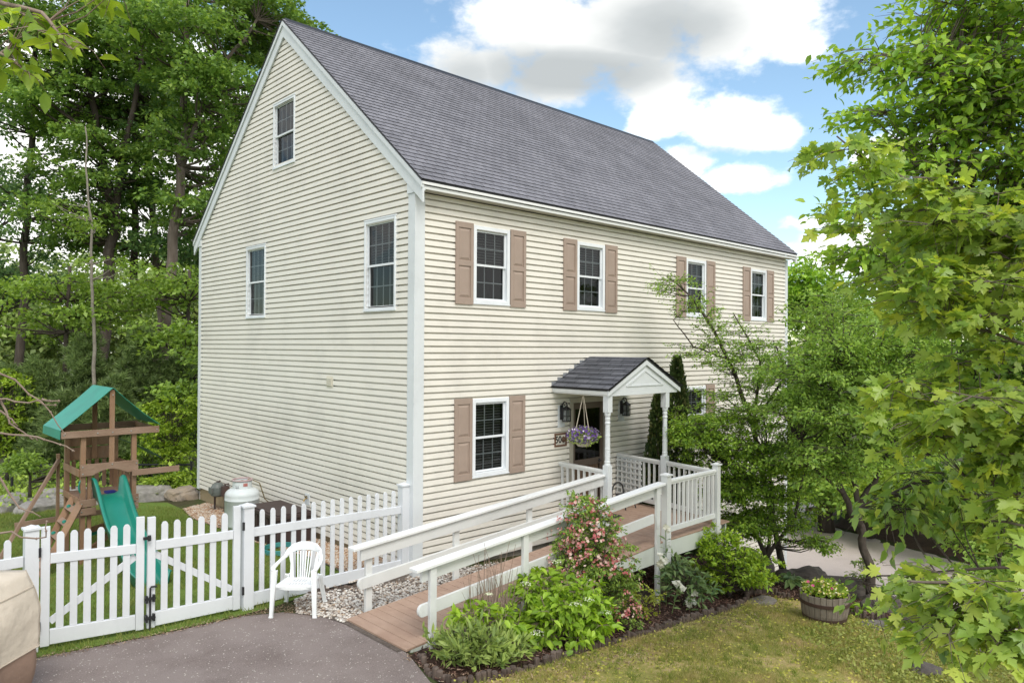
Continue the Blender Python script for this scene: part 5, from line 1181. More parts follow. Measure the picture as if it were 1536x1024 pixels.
D = {'oak_a':([[[0.19,17.8,1.68],[0.32,17.65,4.32],[0.43,17.52,6.3],[0.42,17.52,7.84],(0.2,0.15)],[[0.42,17.52,7.84],[0.03,17.87,10.25],[-0.24,18.09,12.45],[-0.28,18.12,14.2],(0.15,0.05)],[[0.42,17.52,7.4],[0.71,17.22,9.82],[0.97,16.96,11.58],[1.11,16.8,13.78],(0.13,0.05)]],[[-0.09,17.94,13.55,2.09,1.65,2.5,48],[-0.78,18.62,11.34,1.65,1.1,2.5,32],[1.03,18.27,12.15,1.6,1.37,2.5,34],[0.35,17.56,9.16,1.87,1.32,2.5,38],[-0.35,18.25,7.39,1.76,0.77,2.5,22],[-1.36,19.15,13.76,1.32,1.1,2.5,20]]),'oak_b':([[[1.35,15.32,1.55],[1.41,15.23,4.5],[1.57,15.06,6.61],[1.71,14.91,8.93],[1.81,14.79,10.61],[1.76,14.82,12.93],[1.85,14.71,14.82],(0.2,0.07)],[[1.71,14.91,8.93],[2.19,14.43,10.83],[2.71,13.92,12.3],[3.39,13.27,13.57],(0.1,0.04)]],[[1.94,14.64,12.93,1.89,1.58,2.5,46],[3.82,14.23,14.02,1.65,1.21,2.5,34],[2.65,13.99,11.25,1.58,1.16,2.5,34],[2.5,15.52,9.72,1.43,1.1,2.5,30],[2.52,15.53,7.86,1.1,0.99,2,22],[4.37,13.7,14.35,0.99,0.62,2,16]]),'oak_c':([[[2.23,18.62,1.32],[2.23,18.59,5.13],[1.99,18.78,8.46],[1.88,18.86,11.32],[1.93,18.77,14.18],[1.84,18.83,16.55],(0.14,0.06)]],[[1.91,18.79,15.36,1.9,1.43,2.5,30],[2.12,18.63,11.56,1.67,1.43,2.5,30],[1.79,18.96,8.94,1.55,1.19,2.5,26],[2.42,18.39,6.8,1.19,0.83,2,14]]),'oak_d':([[[-1.6,20.88,0.91],[-1.5,20.75,4.35],[-1.45,20.67,7.55],[-1.33,20.53,10.53],[-1.28,20.44,13.73],[-1.33,20.47,15.79],(0.15,0.06)]],[[-1.39,20.55,12.82,1.72,1.03,2.5,24],[-1.53,20.71,10.75,1.6,0.8,2.5,18],[-1.26,20.48,8.47,1.95,1.03,2.5,26],[-1.74,20.96,6.86,1.37,0.69,2,14],[-2.15,21.26,14.64,1.03,0.92,2,10]]),'oak_e':([[[2.03,20.19,1.24],[1.95,20.22,5.2],[1.88,20.25,8.66],[1.92,20.18,12.37],[1.96,20.11,15.58],(0.17,0.06)]],[[1.59,20.54,7.17,1.73,0.99,2,20],[1.89,20.2,13.85,1.48,1.48,2,22],[1.28,20.79,11.62,1.24,0.99,2,14]]),'oak_f':([[[-2.03,24.04,1.21],[-1.94,23.89,7.39],[-1.93,23.82,13.57],[-1.82,23.68,16.78],(0.25,0.08)]],[[-2.14,24.02,13.07,1.48,1.98,2,26],[-1.74,23.69,8.63,1.36,1.48,2,30],[-1.17,23.18,5.67,1.98,0.99,2,26],[-1.53,23.52,5.42,1.48,0.99,2,16]]),'oak_g':([[[5.05,20.09,1.11],[4.96,20.12,6.42],[5.04,19.99,11.73],[5.1,19.89,15.71],(0.15,0.06)]],[[4.92,20.07,14.65,1.99,1.59,2,22],[5.23,19.8,11.73,1.33,1.59,2,18],[4.04,19.61,6.82,1.28,1.54,2,20],[6.27,18.79,14.66,1.06,1.06,2,10]]),'birch_slim':([[[-1.31,12.33,1.85],[-1.33,12.33,3.59],[-1.39,12.38,4.98],[-1.42,12.39,6.54],[-1.52,12.47,7.93],[-1.55,12.48,8.98],(0.05,0.015)]],[[-1.62,12.58,6.54,0.96,0.24,1.2,7],[-1.24,12.22,5.5,0.7,0.17,1,5],[-1.88,12.82,6.89,0.61,0.17,1,4]]),'maple_under_a':([[[-1.65,14.03,1.4],[-1.6,13.97,3.6],[-1.56,13.9,5.43],(0.08,0.04)]],[[-1.62,13.97,4.88,1.74,0.4,1.6,26],[-2.14,14.47,3.96,1.28,0.51,1.6,18],[-0.94,13.34,4.15,1.1,0.46,1.6,16]]),'maple_under_b':([[[1.25,12.67,0.94],[1.19,12.69,3.63],[1.2,12.67,5.55],(0.09,0.04)]],[[1.21,12.67,4.98,0.96,0.77,1.5,22],[0.72,11.76,3.62,0.92,0.55,1.5,20],[0.23,13.59,4.78,1.15,0.58,1.5,18],[0.62,10.49,2.56,0.43,1.04,1,18]]),'far_l0':([[[2.7,40.25,-1.47],[2.64,40.25,4.68],(0.4,0.2)]],[[2.63,40.25,5.07,5.77,4.23,3,75]]),'far_l1':([[[6.93,39.0,-1.67],[6.87,38.99,5.18],(0.4,0.2)]],[[6.86,38.99,5.58,5.64,4.43,3,75]]),'far_l2':([[[8.64,31.87,-1.19],[8.58,31.86,4.67],(0.4,0.2)]],[[8.58,31.86,5.04,3.3,4.03,3,75]]),'far_l3':([[[-0.4,40.43,-1.27],[-0.45,40.42,3.86],(0.4,0.2)]],[[-0.45,40.42,4.23,3.3,4.03,3,75]]),'pine0':([[[-1.33,13.06,0.2],[-1.36,13.05,3.59],(0.06,0.015)]],[[-1.35,13.05,1.99,0.75,1.66,1,40]]),'pine1':([[[-0.04,12.52,0.31],[-0.08,12.52,3.79],(0.06,0.015)]],[[-0.06,12.52,2.14,0.77,1.7,1,40]]),'pine2':([[[-2.18,13.87,0.01],[-2.21,13.86,2.87],(0.06,0.015)]],[[-2.2,13.86,1.59,0.75,1.33,1,40]]),'pine3':([[[-0.91,11.96,0.11],[-0.93,11.96,2.46],(0.06,0.015)]],[[-0.92,11.96,1.47,0.73,1.02,1,40]]),'pine4':([[[0.76,12.45,0.06],[0.73,12.45,2.87],(0.06,0.015)]],[[0.74,12.45,1.63,0.79,1.28,1,40]]),'pine5':([[[-1.86,12.6,-0.04],[-1.88,12.59,2.03],(0.06,0.015)]],[[-1.87,12.6,1.2,0.72,0.85,1,40]]),'pine6':([[[-2.83,14.48,0.19],[-2.86,14.48,2.69],(0.06,0.015)]],[[-2.85,14.48,1.62,0.75,1.11,1,40]]),'bush_a':([[[-0.2,9.92,-0.45],[-0.22,9.92,1.28],(0.04,0.02)]],[[-0.18,9.89,1.03,0.69,1.02,0.8,60],[-0.46,10.15,1.77,0.3,0.36,0.5,10],[0.14,9.58,1.77,0.3,0.49,0.5,14],[-0.19,9.63,0.08,0.62,0.36,0.7,20]]),'bush_b':([[[-2.98,13.66,-0.22],[-3.0,13.66,1.16],(0.04,0.02)]],[[-3.06,13.72,1.16,0.83,0.86,0.9,50],[-2.84,13.78,2.18,0.78,0.52,0.8,24]]),'bush_c':([[[-3.55,7.58,0.36],[-3.55,7.58,0.94],(0.03,0.02)]],[[-3.6,7.62,1.07,0.45,0.23,0.5,22],[-2.97,7.71,0.86,0.4,0.21,0.5,14]]),'bush_d':([[[-0.48,11.02,-0.58],[-0.49,11.02,0.18],(0.03,0.02)]],[[-0.49,11.02,0.35,0.6,0.58,0.6,34],[-1.05,11.83,0.32,0.77,0.55,0.7,34]]),'dogwood':([[[6.18,-2.45,-0.53],[5.9,-2.2,0.26],[5.71,-2.03,1.12],(0.045,0.02)],[[6.18,-2.45,-0.53],[6.26,-2.54,0.27],[6.16,-2.46,1.37],(0.04,0.02)],[[6.18,-2.45,-0.53],[6.53,-2.79,0.15],[6.89,-2.87,1.1],(0.04,0.02)]],[[5.26,-1.61,1.95,0.52,0.17,0.7,16],[5.61,-2.22,1.7,0.91,0.24,1,32],[5.18,-1.67,1.68,0.51,0.19,0.6,20],[6.34,-2.36,1.99,0.81,0.25,1,24],[5.62,-2.22,1.27,0.97,0.24,1,40],[6.62,-2.61,1.22,0.68,0.4,1,32],[5.8,-2.39,0.73,0.85,0.24,1,48],[5.4,-2.15,0.87,0.36,0.36,0.6,20],[6.3,-2.58,0.21,0.67,0.17,0.9,26],[5.72,-2.17,0.16,0.55,0.24,0.7,34],[6.55,-3.09,-0.19,0.54,0.08,0.5,9]]),'arch_tree':([[[6.79,-2.48,-0.96],[6.72,-1.89,1.77],[6.37,-1.58,3.07],[5.72,-1.24,4.16],[5.29,-0.85,4.67],(0.06,0.01)],[[6.72,-1.89,1.77],[6.8,-1.98,3.07],[6.23,-1.73,3.97],(0.035,0.01)],[[6.72,-1.89,1.77],[7.18,-2.34,2.82],[6.79,-2.25,3.46],(0.035,0.01)],[[6.37,-1.58,3.07],[5.68,-1.2,3.33],[5.4,-0.93,3.84],(0.02,0.008)]],[[5.39,-0.93,4.48,0.36,0.23,0.4,8],[5.72,-1.24,3.97,0.58,0.36,0.5,13],[6.23,-1.59,3.59,0.58,0.39,0.5,13],[5.68,-1.2,3.33,0.58,0.26,0.6,8],[6.52,-1.85,2.94,0.77,0.52,0.7,32],[6.33,-1.81,3.33,0.51,0.26,0.6,6],[6.89,-2.07,3.2,0.45,0.39,0.6,11],[6.85,-2.3,2.44,0.51,0.45,0.7,24],[5.97,-1.74,2.26,0.57,0.28,0.7,16]]),'serviceberry':([[[6.54,-4.17,-0.86],[6.47,-4.11,-0.18],[6.38,-4.03,0.28],[6.17,-3.84,0.84],[5.96,-3.64,1.41],[5.62,-3.33,1.74],(0.085,0.025)],[[6.38,-4.03,0.28],[6.32,-3.98,0.96],[6.2,-3.88,1.52],[6.09,-3.79,2.43],[6.12,-3.82,3.11],(0.055,0.02)],[[6.36,-4.02,0.62],[6.62,-4.27,1.19],[6.74,-4.39,1.75],[6.56,-4.23,2.43],(0.05,0.02)],[[6.17,-3.84,0.84],[5.79,-3.49,1.29],[5.46,-3.18,1.63],(0.03,0.01)]],[[6.26,-3.68,3.57,0.69,0.44,1.2,28],[5.78,-3.49,2.88,0.68,0.51,1.2,34],[6.56,-3.96,3.11,0.81,0.58,1.2,46],[7.07,-4.43,2.65,0.69,0.63,1.2,40],[5.99,-3.96,2.22,0.89,0.5,1.2,50],[5.42,-3.42,2.22,0.56,0.4,1,20],[6.69,-4.35,1.75,0.62,0.4,1,28],[5.57,-3.7,1.56,0.66,0.33,1,26],[6.49,-3.35,4.11,0.42,0.26,0.8,8],[7.44,-4.52,3.58,0.7,0.59,1,30],[6.03,-4.27,1.47,0.49,0.15,0.8,8]]),'far_round':([[[23.09,4.37,1.19],[23.04,4.37,5.86],(0.25,0.15)]],[[22.98,4.42,5.99,1.15,1.15,1.6,50],[23.95,3.52,4.76,1.37,1.1,1.6,40],[22.55,4.84,4.75,0.69,1.65,1.2,30]]),'far_r0':([[[19.05,-0.03,-2.77],[19.0,-0.03,2.5],(0.25,0.12)]],[[19.0,-0.03,2.5,2.42,2.42,1.8,90]]),'far_r1':([[[19.97,-2.28,-2.5],[19.92,-2.29,2.55],(0.25,0.12)]],[[19.92,-2.29,2.55,2.32,2.53,1.8,90]]),'far_r2':([[[20.28,-3.96,-2.23],[20.23,-3.96,3.81],(0.25,0.12)]],[[20.23,-3.96,3.81,1.81,3.02,1.8,80]]),'far_r3':([[[22.39,-0.43,-3.26],[22.29,-0.44,6.26],(0.25,0.12)]],[[22.29,-0.44,6.26,2.62,2.62,1.8,70]]),'far_r4':([[[17.61,1.33,-2.78],[17.58,1.33,0.73],(0.25,0.12)]],[[17.58,1.33,0.73,1.76,1.76,1.8,60]]),'far_r5':([[[17.62,2.71,-3.04],[17.6,2.71,-0.75],(0.25,0.12)]],[[17.6,2.71,-0.75,1.83,1.6,1.8,50]]),'far_r6':([[[17.53,0.04,-2.52],[17.51,0.03,-0.84],(0.25,0.12)]],[[17.51,0.03,-0.84,1.89,1.05,1.8,50]]),'far_r7':([[[17.05,-3.66,-1.74],[17.04,-3.66,-0.27],(0.25,0.12)]],[[17.04,-3.66,-0.27,1.65,1.1,1.8,60]]),'bush_r':([[[11.62,-3.34,-0.87],[11.61,-3.34,0.04],(0.05,0.02)]],[[11.39,-3.13,0.41,0.91,0.53,1,50],[10.95,-2.72,0.11,0.6,0.38,0.8,26],[11.71,-3.85,0.1,0.74,0.44,0.8,30]]),'bush_r2':([[[9.72,-4.98,-1.0],[9.71,-4.98,-0.23],(0.04,0.02)]],[[9.71,-4.98,-0.23,0.77,0.51,0.8,40],[9.67,-5.64,0.03,0.62,0.74,0.8,36],[8.82,-5.51,-0.57,0.6,0.3,0.6,22]]),'beech':([[[2.98,-8.25,-0.38],[2.87,-8.16,2.19],[2.66,-7.99,4.75],[2.54,-7.9,7.31],(0.16,0.08)],[[2.71,-8.03,4.43],[1.76,-7.42,4.51],[1.13,-6.82,4.7],(0.035,0.012)],[[2.65,-7.99,5.07],[1.75,-7.42,5.64],[1.03,-6.73,5.88],[0.66,-6.39,6.06],(0.04,0.01)],[[2.6,-7.95,6.03],[1.99,-7.38,6.54],[1.43,-6.85,6.79],(0.035,0.01)],[[2.78,-8.1,3.47],[2.11,-7.46,3.78],[1.36,-6.75,3.97],(0.03,0.01)]],[[1.2,-6.91,6.44,0.37,0.25,0.7,24],[1.61,-7.29,6.32,0.5,0.37,1,36],[0.94,-6.65,5.97,0.4,0.16,0.5,16],[0.62,-6.35,6.05,0.24,0.05,0.2,4],[1.19,-7.02,5.72,0.49,0.31,0.8,30],[1.42,-7.38,5.57,0.36,0.36,0.8,28],[1.03,-6.73,5.32,0.47,0.25,0.6,24],[1.49,-7.16,5.01,0.5,0.37,0.8,34],[0.72,-6.43,5.44,0.28,0.06,0.3,5],[0.92,-6.48,4.97,0.38,0.14,0.5,11],[1.49,-6.89,4.55,0.51,0.26,0.8,26],[1.27,-6.67,4.1,0.64,0.26,0.8,30],[1.73,-7.11,3.91,0.51,0.38,0.8,30],[0.8,-6.23,4.22,0.29,0.06,0.3,6],[1.52,-7.46,4.48,0.36,0.48,0.8,28],[0.65,-6.22,4.59,0.16,0.05,0.2,3]]),'maple_near':([[[0.49,-8.64,-0.24],[0.27,-8.45,1.59],[0.05,-8.27,3.42],[-0.13,-8.11,5.02],(0.09,0.04)],[[0.12,-8.33,2.96],[-0.54,-7.85,3.95],[-1.0,-7.42,4.31],[-1.39,-7.05,4.57],[-1.54,-6.91,4.73],(0.02,0.005)],[[0.16,-8.36,2.73],[-0.65,-7.87,3.32],[-1.1,-7.45,3.49],(0.02,0.006)],[[0.2,-8.39,2.28],[-0.89,-7.92,2.9],[-1.38,-7.45,2.98],(0.02,0.006)],[[0.27,-8.45,1.59],[-0.76,-8.03,2.31],[-1.22,-7.6,2.48],(0.018,0.006)]],[[-1.48,-6.96,4.65,0.06,0.05,0.08,2],[-1.39,-7.05,4.53,0.09,0.06,0.1,2],[-1.24,-7.19,4.35,0.18,0.11,0.3,4],[-1.03,-7.39,4.17,0.29,0.2,0.5,11],[-1.39,-7.05,4.19,0.09,0.11,0.2,2],[-0.8,-7.6,4.17,0.27,0.22,0.5,14],[-1.3,-7.27,3.78,0.26,0.11,0.4,6],[-1.01,-7.54,3.58,0.37,0.22,0.6,20],[-0.75,-7.78,3.72,0.22,0.31,0.5,16],[-1.34,-7.5,3.02,0.34,0.15,0.5,13],[-1.11,-7.71,3.11,0.25,0.21,0.5,12],[-1.46,-7.38,2.81,0.19,0.08,0.3,4],[-1.17,-7.65,2.77,0.29,0.13,0.5,12],[-1.13,-7.82,2.5,0.16,0.16,0.4,6]]),'maple_low':([[[-0.68,-8.64,0.33],[-0.86,-8.48,1.29],[-1.38,-8.13,1.82],[-1.9,-7.77,2.0],[-2.14,-7.55,2.03],(0.03,0.006)],[[-0.86,-8.48,1.29],[-1.14,-8.09,2.22],[-1.36,-7.74,2.27],(0.02,0.006)]],[[-1.86,-7.81,1.96,0.27,0.1,0.3,12],[-2.04,-7.78,1.83,0.2,0.07,0.25,8],[-1.86,-7.95,1.93,0.18,0.18,0.3,12],[-1.44,-7.94,2.28,0.1,0.15,0.3,4],[-2.07,-8.03,1.83,0.1,0.05,0.2,4]]),'cherry_branch':([[[0.69,-8.56,0.1],[0.33,-8.24,1.76],[-0.18,-7.62,2.31],[-0.67,-7.16,2.35],[-0.99,-6.85,2.15],(0.03,0.006)],[[0.33,-8.24,1.76],[-0.59,-7.63,1.81],[-1.14,-7.26,1.79],[-1.46,-6.95,1.75],(0.014,0.003)]],[[-0.79,-7.04,2.18,0.18,0.1,0.2,9],[-0.63,-7.19,2.28,0.24,0.13,0.3,10],[-0.46,-7.36,2.3,0.24,0.15,0.3,10],[-1.02,-7.37,1.59,0.14,0.11,0.2,7],[-1.4,-7.01,1.74,0.06,0.02,0.1,1],[-0.4,-7.55,2.18,0.24,0.19,0.3,12]]),'leaf_tl':([[[-6.38,-5.49,4.71],[-6.13,-6.0,4.45],[-5.99,-6.27,4.35],[-5.94,-6.45,4.19],(0.012,0.003)],[[-6.38,-5.49,4.43],[-6.16,-5.97,4.3],[-6.08,-6.18,4.22],[-6.04,-6.22,4.18],(0.008,0.003)]],[[-6.05,-6.08,4.4,0.07,0.03,0.1,2],[-6.0,-6.26,4.35,0.06,0.03,0.12,4],[-5.98,-6.42,4.25,0.04,0.03,0.1,3],[-5.94,-6.45,4.21,0.02,0.02,0.05,1],[-6.07,-6.19,4.23,0.04,0.03,0.1,3],[-6.04,-6.22,4.18,0.03,0.02,0.08,2],[-5.79,-6.46,4.4,0.03,0.01,0.08,1],[-5.9,-6.35,4.42,0.08,0.02,0.1,3]]),'twigs':[[[-6.07,-5.22,3.23],[-5.91,-5.37,3.16],[-5.82,-5.45,3.07],[-5.75,-5.52,2.93]],[[-6.07,-5.22,3.09],[-5.95,-5.33,3.07],[-5.86,-5.42,3.07],[-5.78,-5.49,3.05]],[[-5.95,-5.33,3.07],[-5.92,-5.36,3.0],[-5.89,-5.38,2.96]],[[-6.02,-5.26,2.96],[-5.94,-5.33,2.94],[-5.83,-5.44,2.92],[-5.76,-5.5,2.89],[-5.72,-5.54,2.86]],[[-6.03,-5.11,3.12],[-5.93,-5.21,3.01],[-5.88,-5.26,2.95],[-5.84,-5.29,2.9],[-5.81,-5.32,2.89]],[[-5.98,-5.29,2.79],[-5.88,-5.39,2.63],[-5.82,-5.45,2.59]],[[-6.06,-5.22,2.49],[-5.9,-5.37,2.52],[-5.8,-5.46,2.49],[-5.8,-5.46,2.57]],[[-5.82,-5.45,3.07],[-5.79,-5.48,3.07],[-5.77,-5.5,3.06]]]}
bdg = 'tall trees behind the back yard'
grow_tree('oak_tree', 'tall forked oak with a thick dark trunk left of centre in the back woods', 'tree', D['oak_a'], M_barkd, L_oak, .15, 210, 1.0, .4, droop=.15, seed=1, group=bdg, limb_r=.05)
grow_tree('oak_tree', 'tall oak nearest the gable, its brown trunk leaning right', 'tree', D['oak_b'], M_bark, L_oak, .15, 210, 1.0, .4, droop=.15, seed=2, group=bdg, limb_r=.05)
grow_tree('oak_tree', 'straight grey trunked oak just left of the leaning one by the gable', 'tree', D['oak_c'], M_bark, L_oakb, .15, 180, 1.0, .4, droop=.15, seed=3, group=bdg)
grow_tree('oak_tree', 'slim dark trunked tree at the far left of the back woods', 'tree', D['oak_d'], M_barkd, L_oakb, .14, 110, 1.0, .3, droop=.12, seed=4, group=bdg)
grow_tree('oak_tree', 'thin dark trunk between the forked oak and the straight grey oak', 'tree', D['oak_e'], M_barkd, L_oak, .15, 170, 1.0, .35, seed=5, group=bdg)
grow_tree('oak_tree', 'partly seen tree cut off by the left edge of the photo', 'tree', D['oak_f'], M_barkd, L_oakb, .15, 110, 1.0, .35, seed=6, group=bdg)
grow_tree('oak_tree', 'leafy tree standing directly behind the slope of the gable', 'tree', D['oak_g'], M_bark, L_oak, .16, 120, 1.1, .4, seed=7, group=bdg)
grow_tree('young_birch', 'slim pale barked birch rising in front of the dark woods', 'tree', D['birch_slim'], M_birch, L_under, .11, 60, .7, .25, seed=8)
grow_tree('young_maple', 'low spreading maple with layered branches at the far left under the oaks', 'tree', D['maple_under_a'], M_barkd, L_under, .13, 95, .9, .15, seed=9, group='young maples under the oaks')
grow_tree('young_maple', 'young layered maple touching the far corner of the house', 'tree', D['maple_under_b'], M_barkd, L_under, .13, 95, .85, .2, seed=10, group='young maples under the oaks')
for i, (k, lab) in enumerate((('far_l0', 'hazy bright tree far behind the left end of the woods'), ('far_l1', 'hazy bright tree far behind the pines and the playset'), ('far_l2', 'hazy bright tree far behind, next to the house corner'), ('far_l3', 'hazy bright tree far off beyond the left edge'))):
    grow_tree('distant_tree', lab, 'tree', D[k], M_bark, L_far, .34, 130, 2.2, .5, seed=20 + i, group='distant trees behind the woods')
# young white pines: whorls of feathery needle tufts
def pine(label, spec, seed):
    rg = np.random.default_rng(seed); tr = spec[0][0]; b = np.array(tr[0]); tp = np.array(tr[1]); (cx_, cy_, cz_, rl, rz, rd, n) = spec[1][0]
    t = thing('young_pine', label, 'pine tree', tuple(b), 'young white pines behind the yard'); tb = MB(); tb.tube([tuple(b), tuple(tp)], [.06, .012], 6)
    H_ = tp[2] - b[2]; P = []; A = []
    for w_ in range(15):
        f = .08 + w_ / 15 * .9; c = b + (tp - b) * f; rr = (rl * 1.35) * (1 - f) ** .75 + .12
        for j in range(8):
            a = rg.uniform(0, 6.28); d = np.array([math.cos(a), math.sin(a), .35 + .3 * f]); d /= np.linalg.norm(d); ln = rr * rg.uniform(.7, 1.15)
            tb.tube([tuple(c), tuple(c + d * ln)], [.012, .004], 4, False)
            m_ = int(24 * ln / .6) + 8; s = rg.uniform(.2, 1, m_); q = c + d * (s * ln)[:, None] + rg.normal(0, .07, (m_, 3)); P.append(q)
            A.append(d[None] * .6 + rg.normal(0, .45, (m_, 3)))
    P = np.concatenate(P); A = np.concatenate(A); A[:, 2] += .25
    k = 9; P2 = np.repeat(P, k, 0); A2 = np.repeat(A, k, 0); A2 /= np.linalg.norm(A2, axis=1, keepdims=True); A2 = A2 + rg.normal(0, .5, A2.shape)
    me = leaves_mesh('needles', T_NEEDLE, P2, A2, rg.normal(0, 1, P2.shape), rg.uniform(.12, .22, len(P2)), np.full(len(P2), .42))
    tb.build('trunk', M_bark, t); link('crown', me, L_pine, t)
for i, lab in enumerate(('tallest young pine left of the playset roof', 'tall young pine right of the playset roof', 'young pine at the left, level with the bare twigs', 'short feathery pine directly above the playset roof', 'young pine beside the house corner', 'small pine tucked behind the left slope of the playset roof', 'young pine cut by the left edge of the photo')):
    pine(lab, D['pine%d' % i], 40 + i)
grow_tree('leafy_shrub', 'bright green leafy shrub between the playset and the house corner', 'shrub', D['bush_a'], M_barkd, L_bright, .085, 60, .32, .5, tpl=T_OVAL, seed=50, group='shrubs along the back fence', shell=.2)
grow_tree('leafy_shrub', 'yellow-green shrub at the left edge, behind the bare twigs', 'shrub', D['bush_b'], M_barkd, L_bright, .10, 60, .4, .5, tpl=T_OVAL, seed=51, group='shrubs along the back fence', shell=.2)
grow_tree('leafy_shrub', 'low pale shrub beside the left boulder below the chain link fence', 'shrub', D['bush_c'], M_barkd, L_under, .08, 50, .28, .5, tpl=T_OVAL, seed=52, group='shrubs along the back fence', shell=.2)
grow_tree('leafy_shrub', 'dark green shrub seen through the playset tower', 'shrub', D['bush_d'], M_barkd, L_under, .09, 50, .35, .5, tpl=T_OVAL, seed=53, group='shrubs along the back fence', shell=.2)
# right side, far to near
for i in range(8):
    grow_tree('broadleaf_tree', ('dark tree behind the trunk, centre of the right hand woods', 'dark tree right of centre in the right hand woods', 'tall tree at the right edge behind the maple boughs', 'tall tree showing between the maple boughs at mid height', 'tree beyond the driveway just right of the house', 'tree low down behind the house corner', 'low tree across the lower driveway behind the forked trunk', 'low tree over the bank at the right edge')[i], 'tree', D['far_r%d' % i], M_barkd, (L_mid, L_oak)[i % 2], .17, 105, 1.15, .35, seed=60 + i, group='trees across the lower driveway')
grow_tree('round_tree', 'round crowned tree against the sky beside the far corner of the house', 'tree', D['far_round'], M_bark, L_beech, .2, 90, 1.1, .5, seed=70)
grow_tree('leafy_shrub', 'bright shrub beyond the driveway behind the forked trunk', 'shrub', D['bush_r'], M_barkd, L_bright, .10, 60, .45, .3, tpl=T_OVAL, seed=71, group='shrubs on the bank across the driveway', shell=.2)
grow_tree('leafy_shrub', 'dark shrub on the bank at the right behind the maple leaves', 'shrub', D['bush_r2'], M_barkd, L_mid, .10, 60, .45, .4, tpl=T_OVAL, seed=72, group='shrubs on the bank across the driveway', shell=.2)
grow_tree('serviceberry_tree', 'small tree with a forked dark trunk beside the boulders', 'tree', D['serviceberry'], M_barkd, L_mid, .062, 150, .52, .28, tpl=T_OVAL, seed=73, twigs=True, limb_r=.018, tw_r=.003, droop=.1)
grow_tree('arching_tree', 'thin airy tree arching over the front wall and third upper window', 'tree', D['arch_tree'], M_barkd, L_mid, .050, 75, .42, .5, tpl=T_OVAL, seed=74, twigs=True, limb_r=.010, tw_r=.003, droop=.05, ntwig=7)
grow_tree('layered_dogwood', 'dense layered green shrub tree right of the landing railing', 'shrub', D['dogwood'], M_barkd, L_dog, .058, 130, .42, .12, tpl=T_OVAL, seed=75, twigs=True, limb_r=.014, tw_r=.003, droop=.08, updir=1.4)
grow_tree('beech_tree', 'large beech with small pointed leaves filling the upper right corner', 'tree', D['beech'], M_bark, L_beech, .085, 60, .50, .35, tpl=T_OVAL, seed=76, twigs=True, limb_r=.014, tw_r=.003, droop=.22)
grow_tree('maple_tree', 'maple with big lobed yellow-green leaves at the right', 'tree', D['maple_near'], M_bark, L_maple, .082, 34, .32, .4, tpl=T_MAPLE, seed=77, twigs=True, limb_r=.008, tw_r=.003, droop=.3, nvar=.45, ntwig=6)
grow_tree('maple_sapling', 'low maple boughs with the largest leaves in the lower right corner', 'tree', D['maple_low'], M_bark, L_mapl2, .095, 16, .28, .35, tpl=T_MAPLE, seed=78, twigs=True, limb_r=.007, tw_r=.0025, droop=.3, nvar=.35, ntwig=5)
grow_tree('cherry_tree', 'cherry branches with drooping oval leaves in front of the forked trunk', 'tree', D['cherry_branch'], M_barkd, L_cherry, .09, 24, .24, .5, tpl=T_LONG if False else T_OVAL, seed=79, twigs=True, limb_r=.008, tw_r=.0025, droop=.6, nvar=.6, updir=.7, ntwig=6)
grow_tree('overhanging_branch', 'leafy branch with bright serrated leaves in the top left corner, close to the viewer', 'branch', D['leaf_tl'], M_twig, L_bright, .062, 5, .10, .5, tpl=T_OVAL, seed=80, twigs=True, limb_r=.004, tw_r=.0015, droop=.5, ntwig=3)
mb = MB(); rg = np.random.default_rng(5)
for tw in D['twigs']:
    p = [np.array(q) for q in tw]; out = []
    for a, b in zip(p, p[1:]):
        for s in (0, .33, .66): out.append(a * (1 - s) + b * s + rg.normal(0, .006, 3))
    out.append(p[-1]); mb.tube([tuple(q) for q in out], list(np.linspace(.0055, .002, len(out))), 6)
    for q in out[1::2]: mb.lathe((q[0], q[1], q[2] - .006), [(.001, 0), (.006, .005), (.001, .011)], 6)
tag(mb.build('bare_branch', M_twig, smooth=True), 'bare pale budding twigs reaching in from the left edge, close to the viewer', 'branch')

# ---- garden bed
def W(x, y): return gz(x, y)
def shrub(name, label, x, y, h, r, lm, leaf, per, n, clump, seed, tpl=T_OVAL, flat=.6, droop=.2, updir=.8, blobs=None, cat='shrub', stems=5, bark=None, nvar=.6, tw=.002):
    z = W(x, y); rg = np.random.default_rng(seed + 500)
    tr = []
    for k in range(stems):
        a = rg.uniform(0, 6.28); rr = r * rg.uniform(.2, .6); tr.append([[x, y, z - .03], [x + math.cos(a) * rr * .5, y + math.sin(a) * rr * .5, z + h * .4], [x + math.cos(a) * rr, y + math.sin(a) * rr, z + h * .8], (.014, .004)])
    bl = blobs or [[x, y, z + h * .55, r, h * .45, r, n]]
    return grow_tree(name, label, cat, (tr, bl), bark or M_barkd, lm, leaf, per, clump, flat, tpl, droop, seed, None, updir, True, .006, 6, None, nvar, .3, tw, shell=.35)
az = shrub('azalea', 'tall azalea covered in pink blossom in front of the ramp railing', .76, -2.80, 1.75, .6, L_az, .042, 80, 1, .2, 90,
           blobs=[[.78, -2.80, .35, .68, .45, .38, 70], [.72, -2.78, .85, .52, .35, .32, 52], [.70, -2.78, 1.2, .28, .2, .22, 18], [1.05, -2.9, .2, .4, .3, .3, 20]])
M_pink = islandmat('azalea_pink', [(0, (.50, .12, .13)), (.35, (.70, .27, .27)), (.7, (.82, .48, .46)), (1, (.88, .72, .62))], .6, trans=.35)
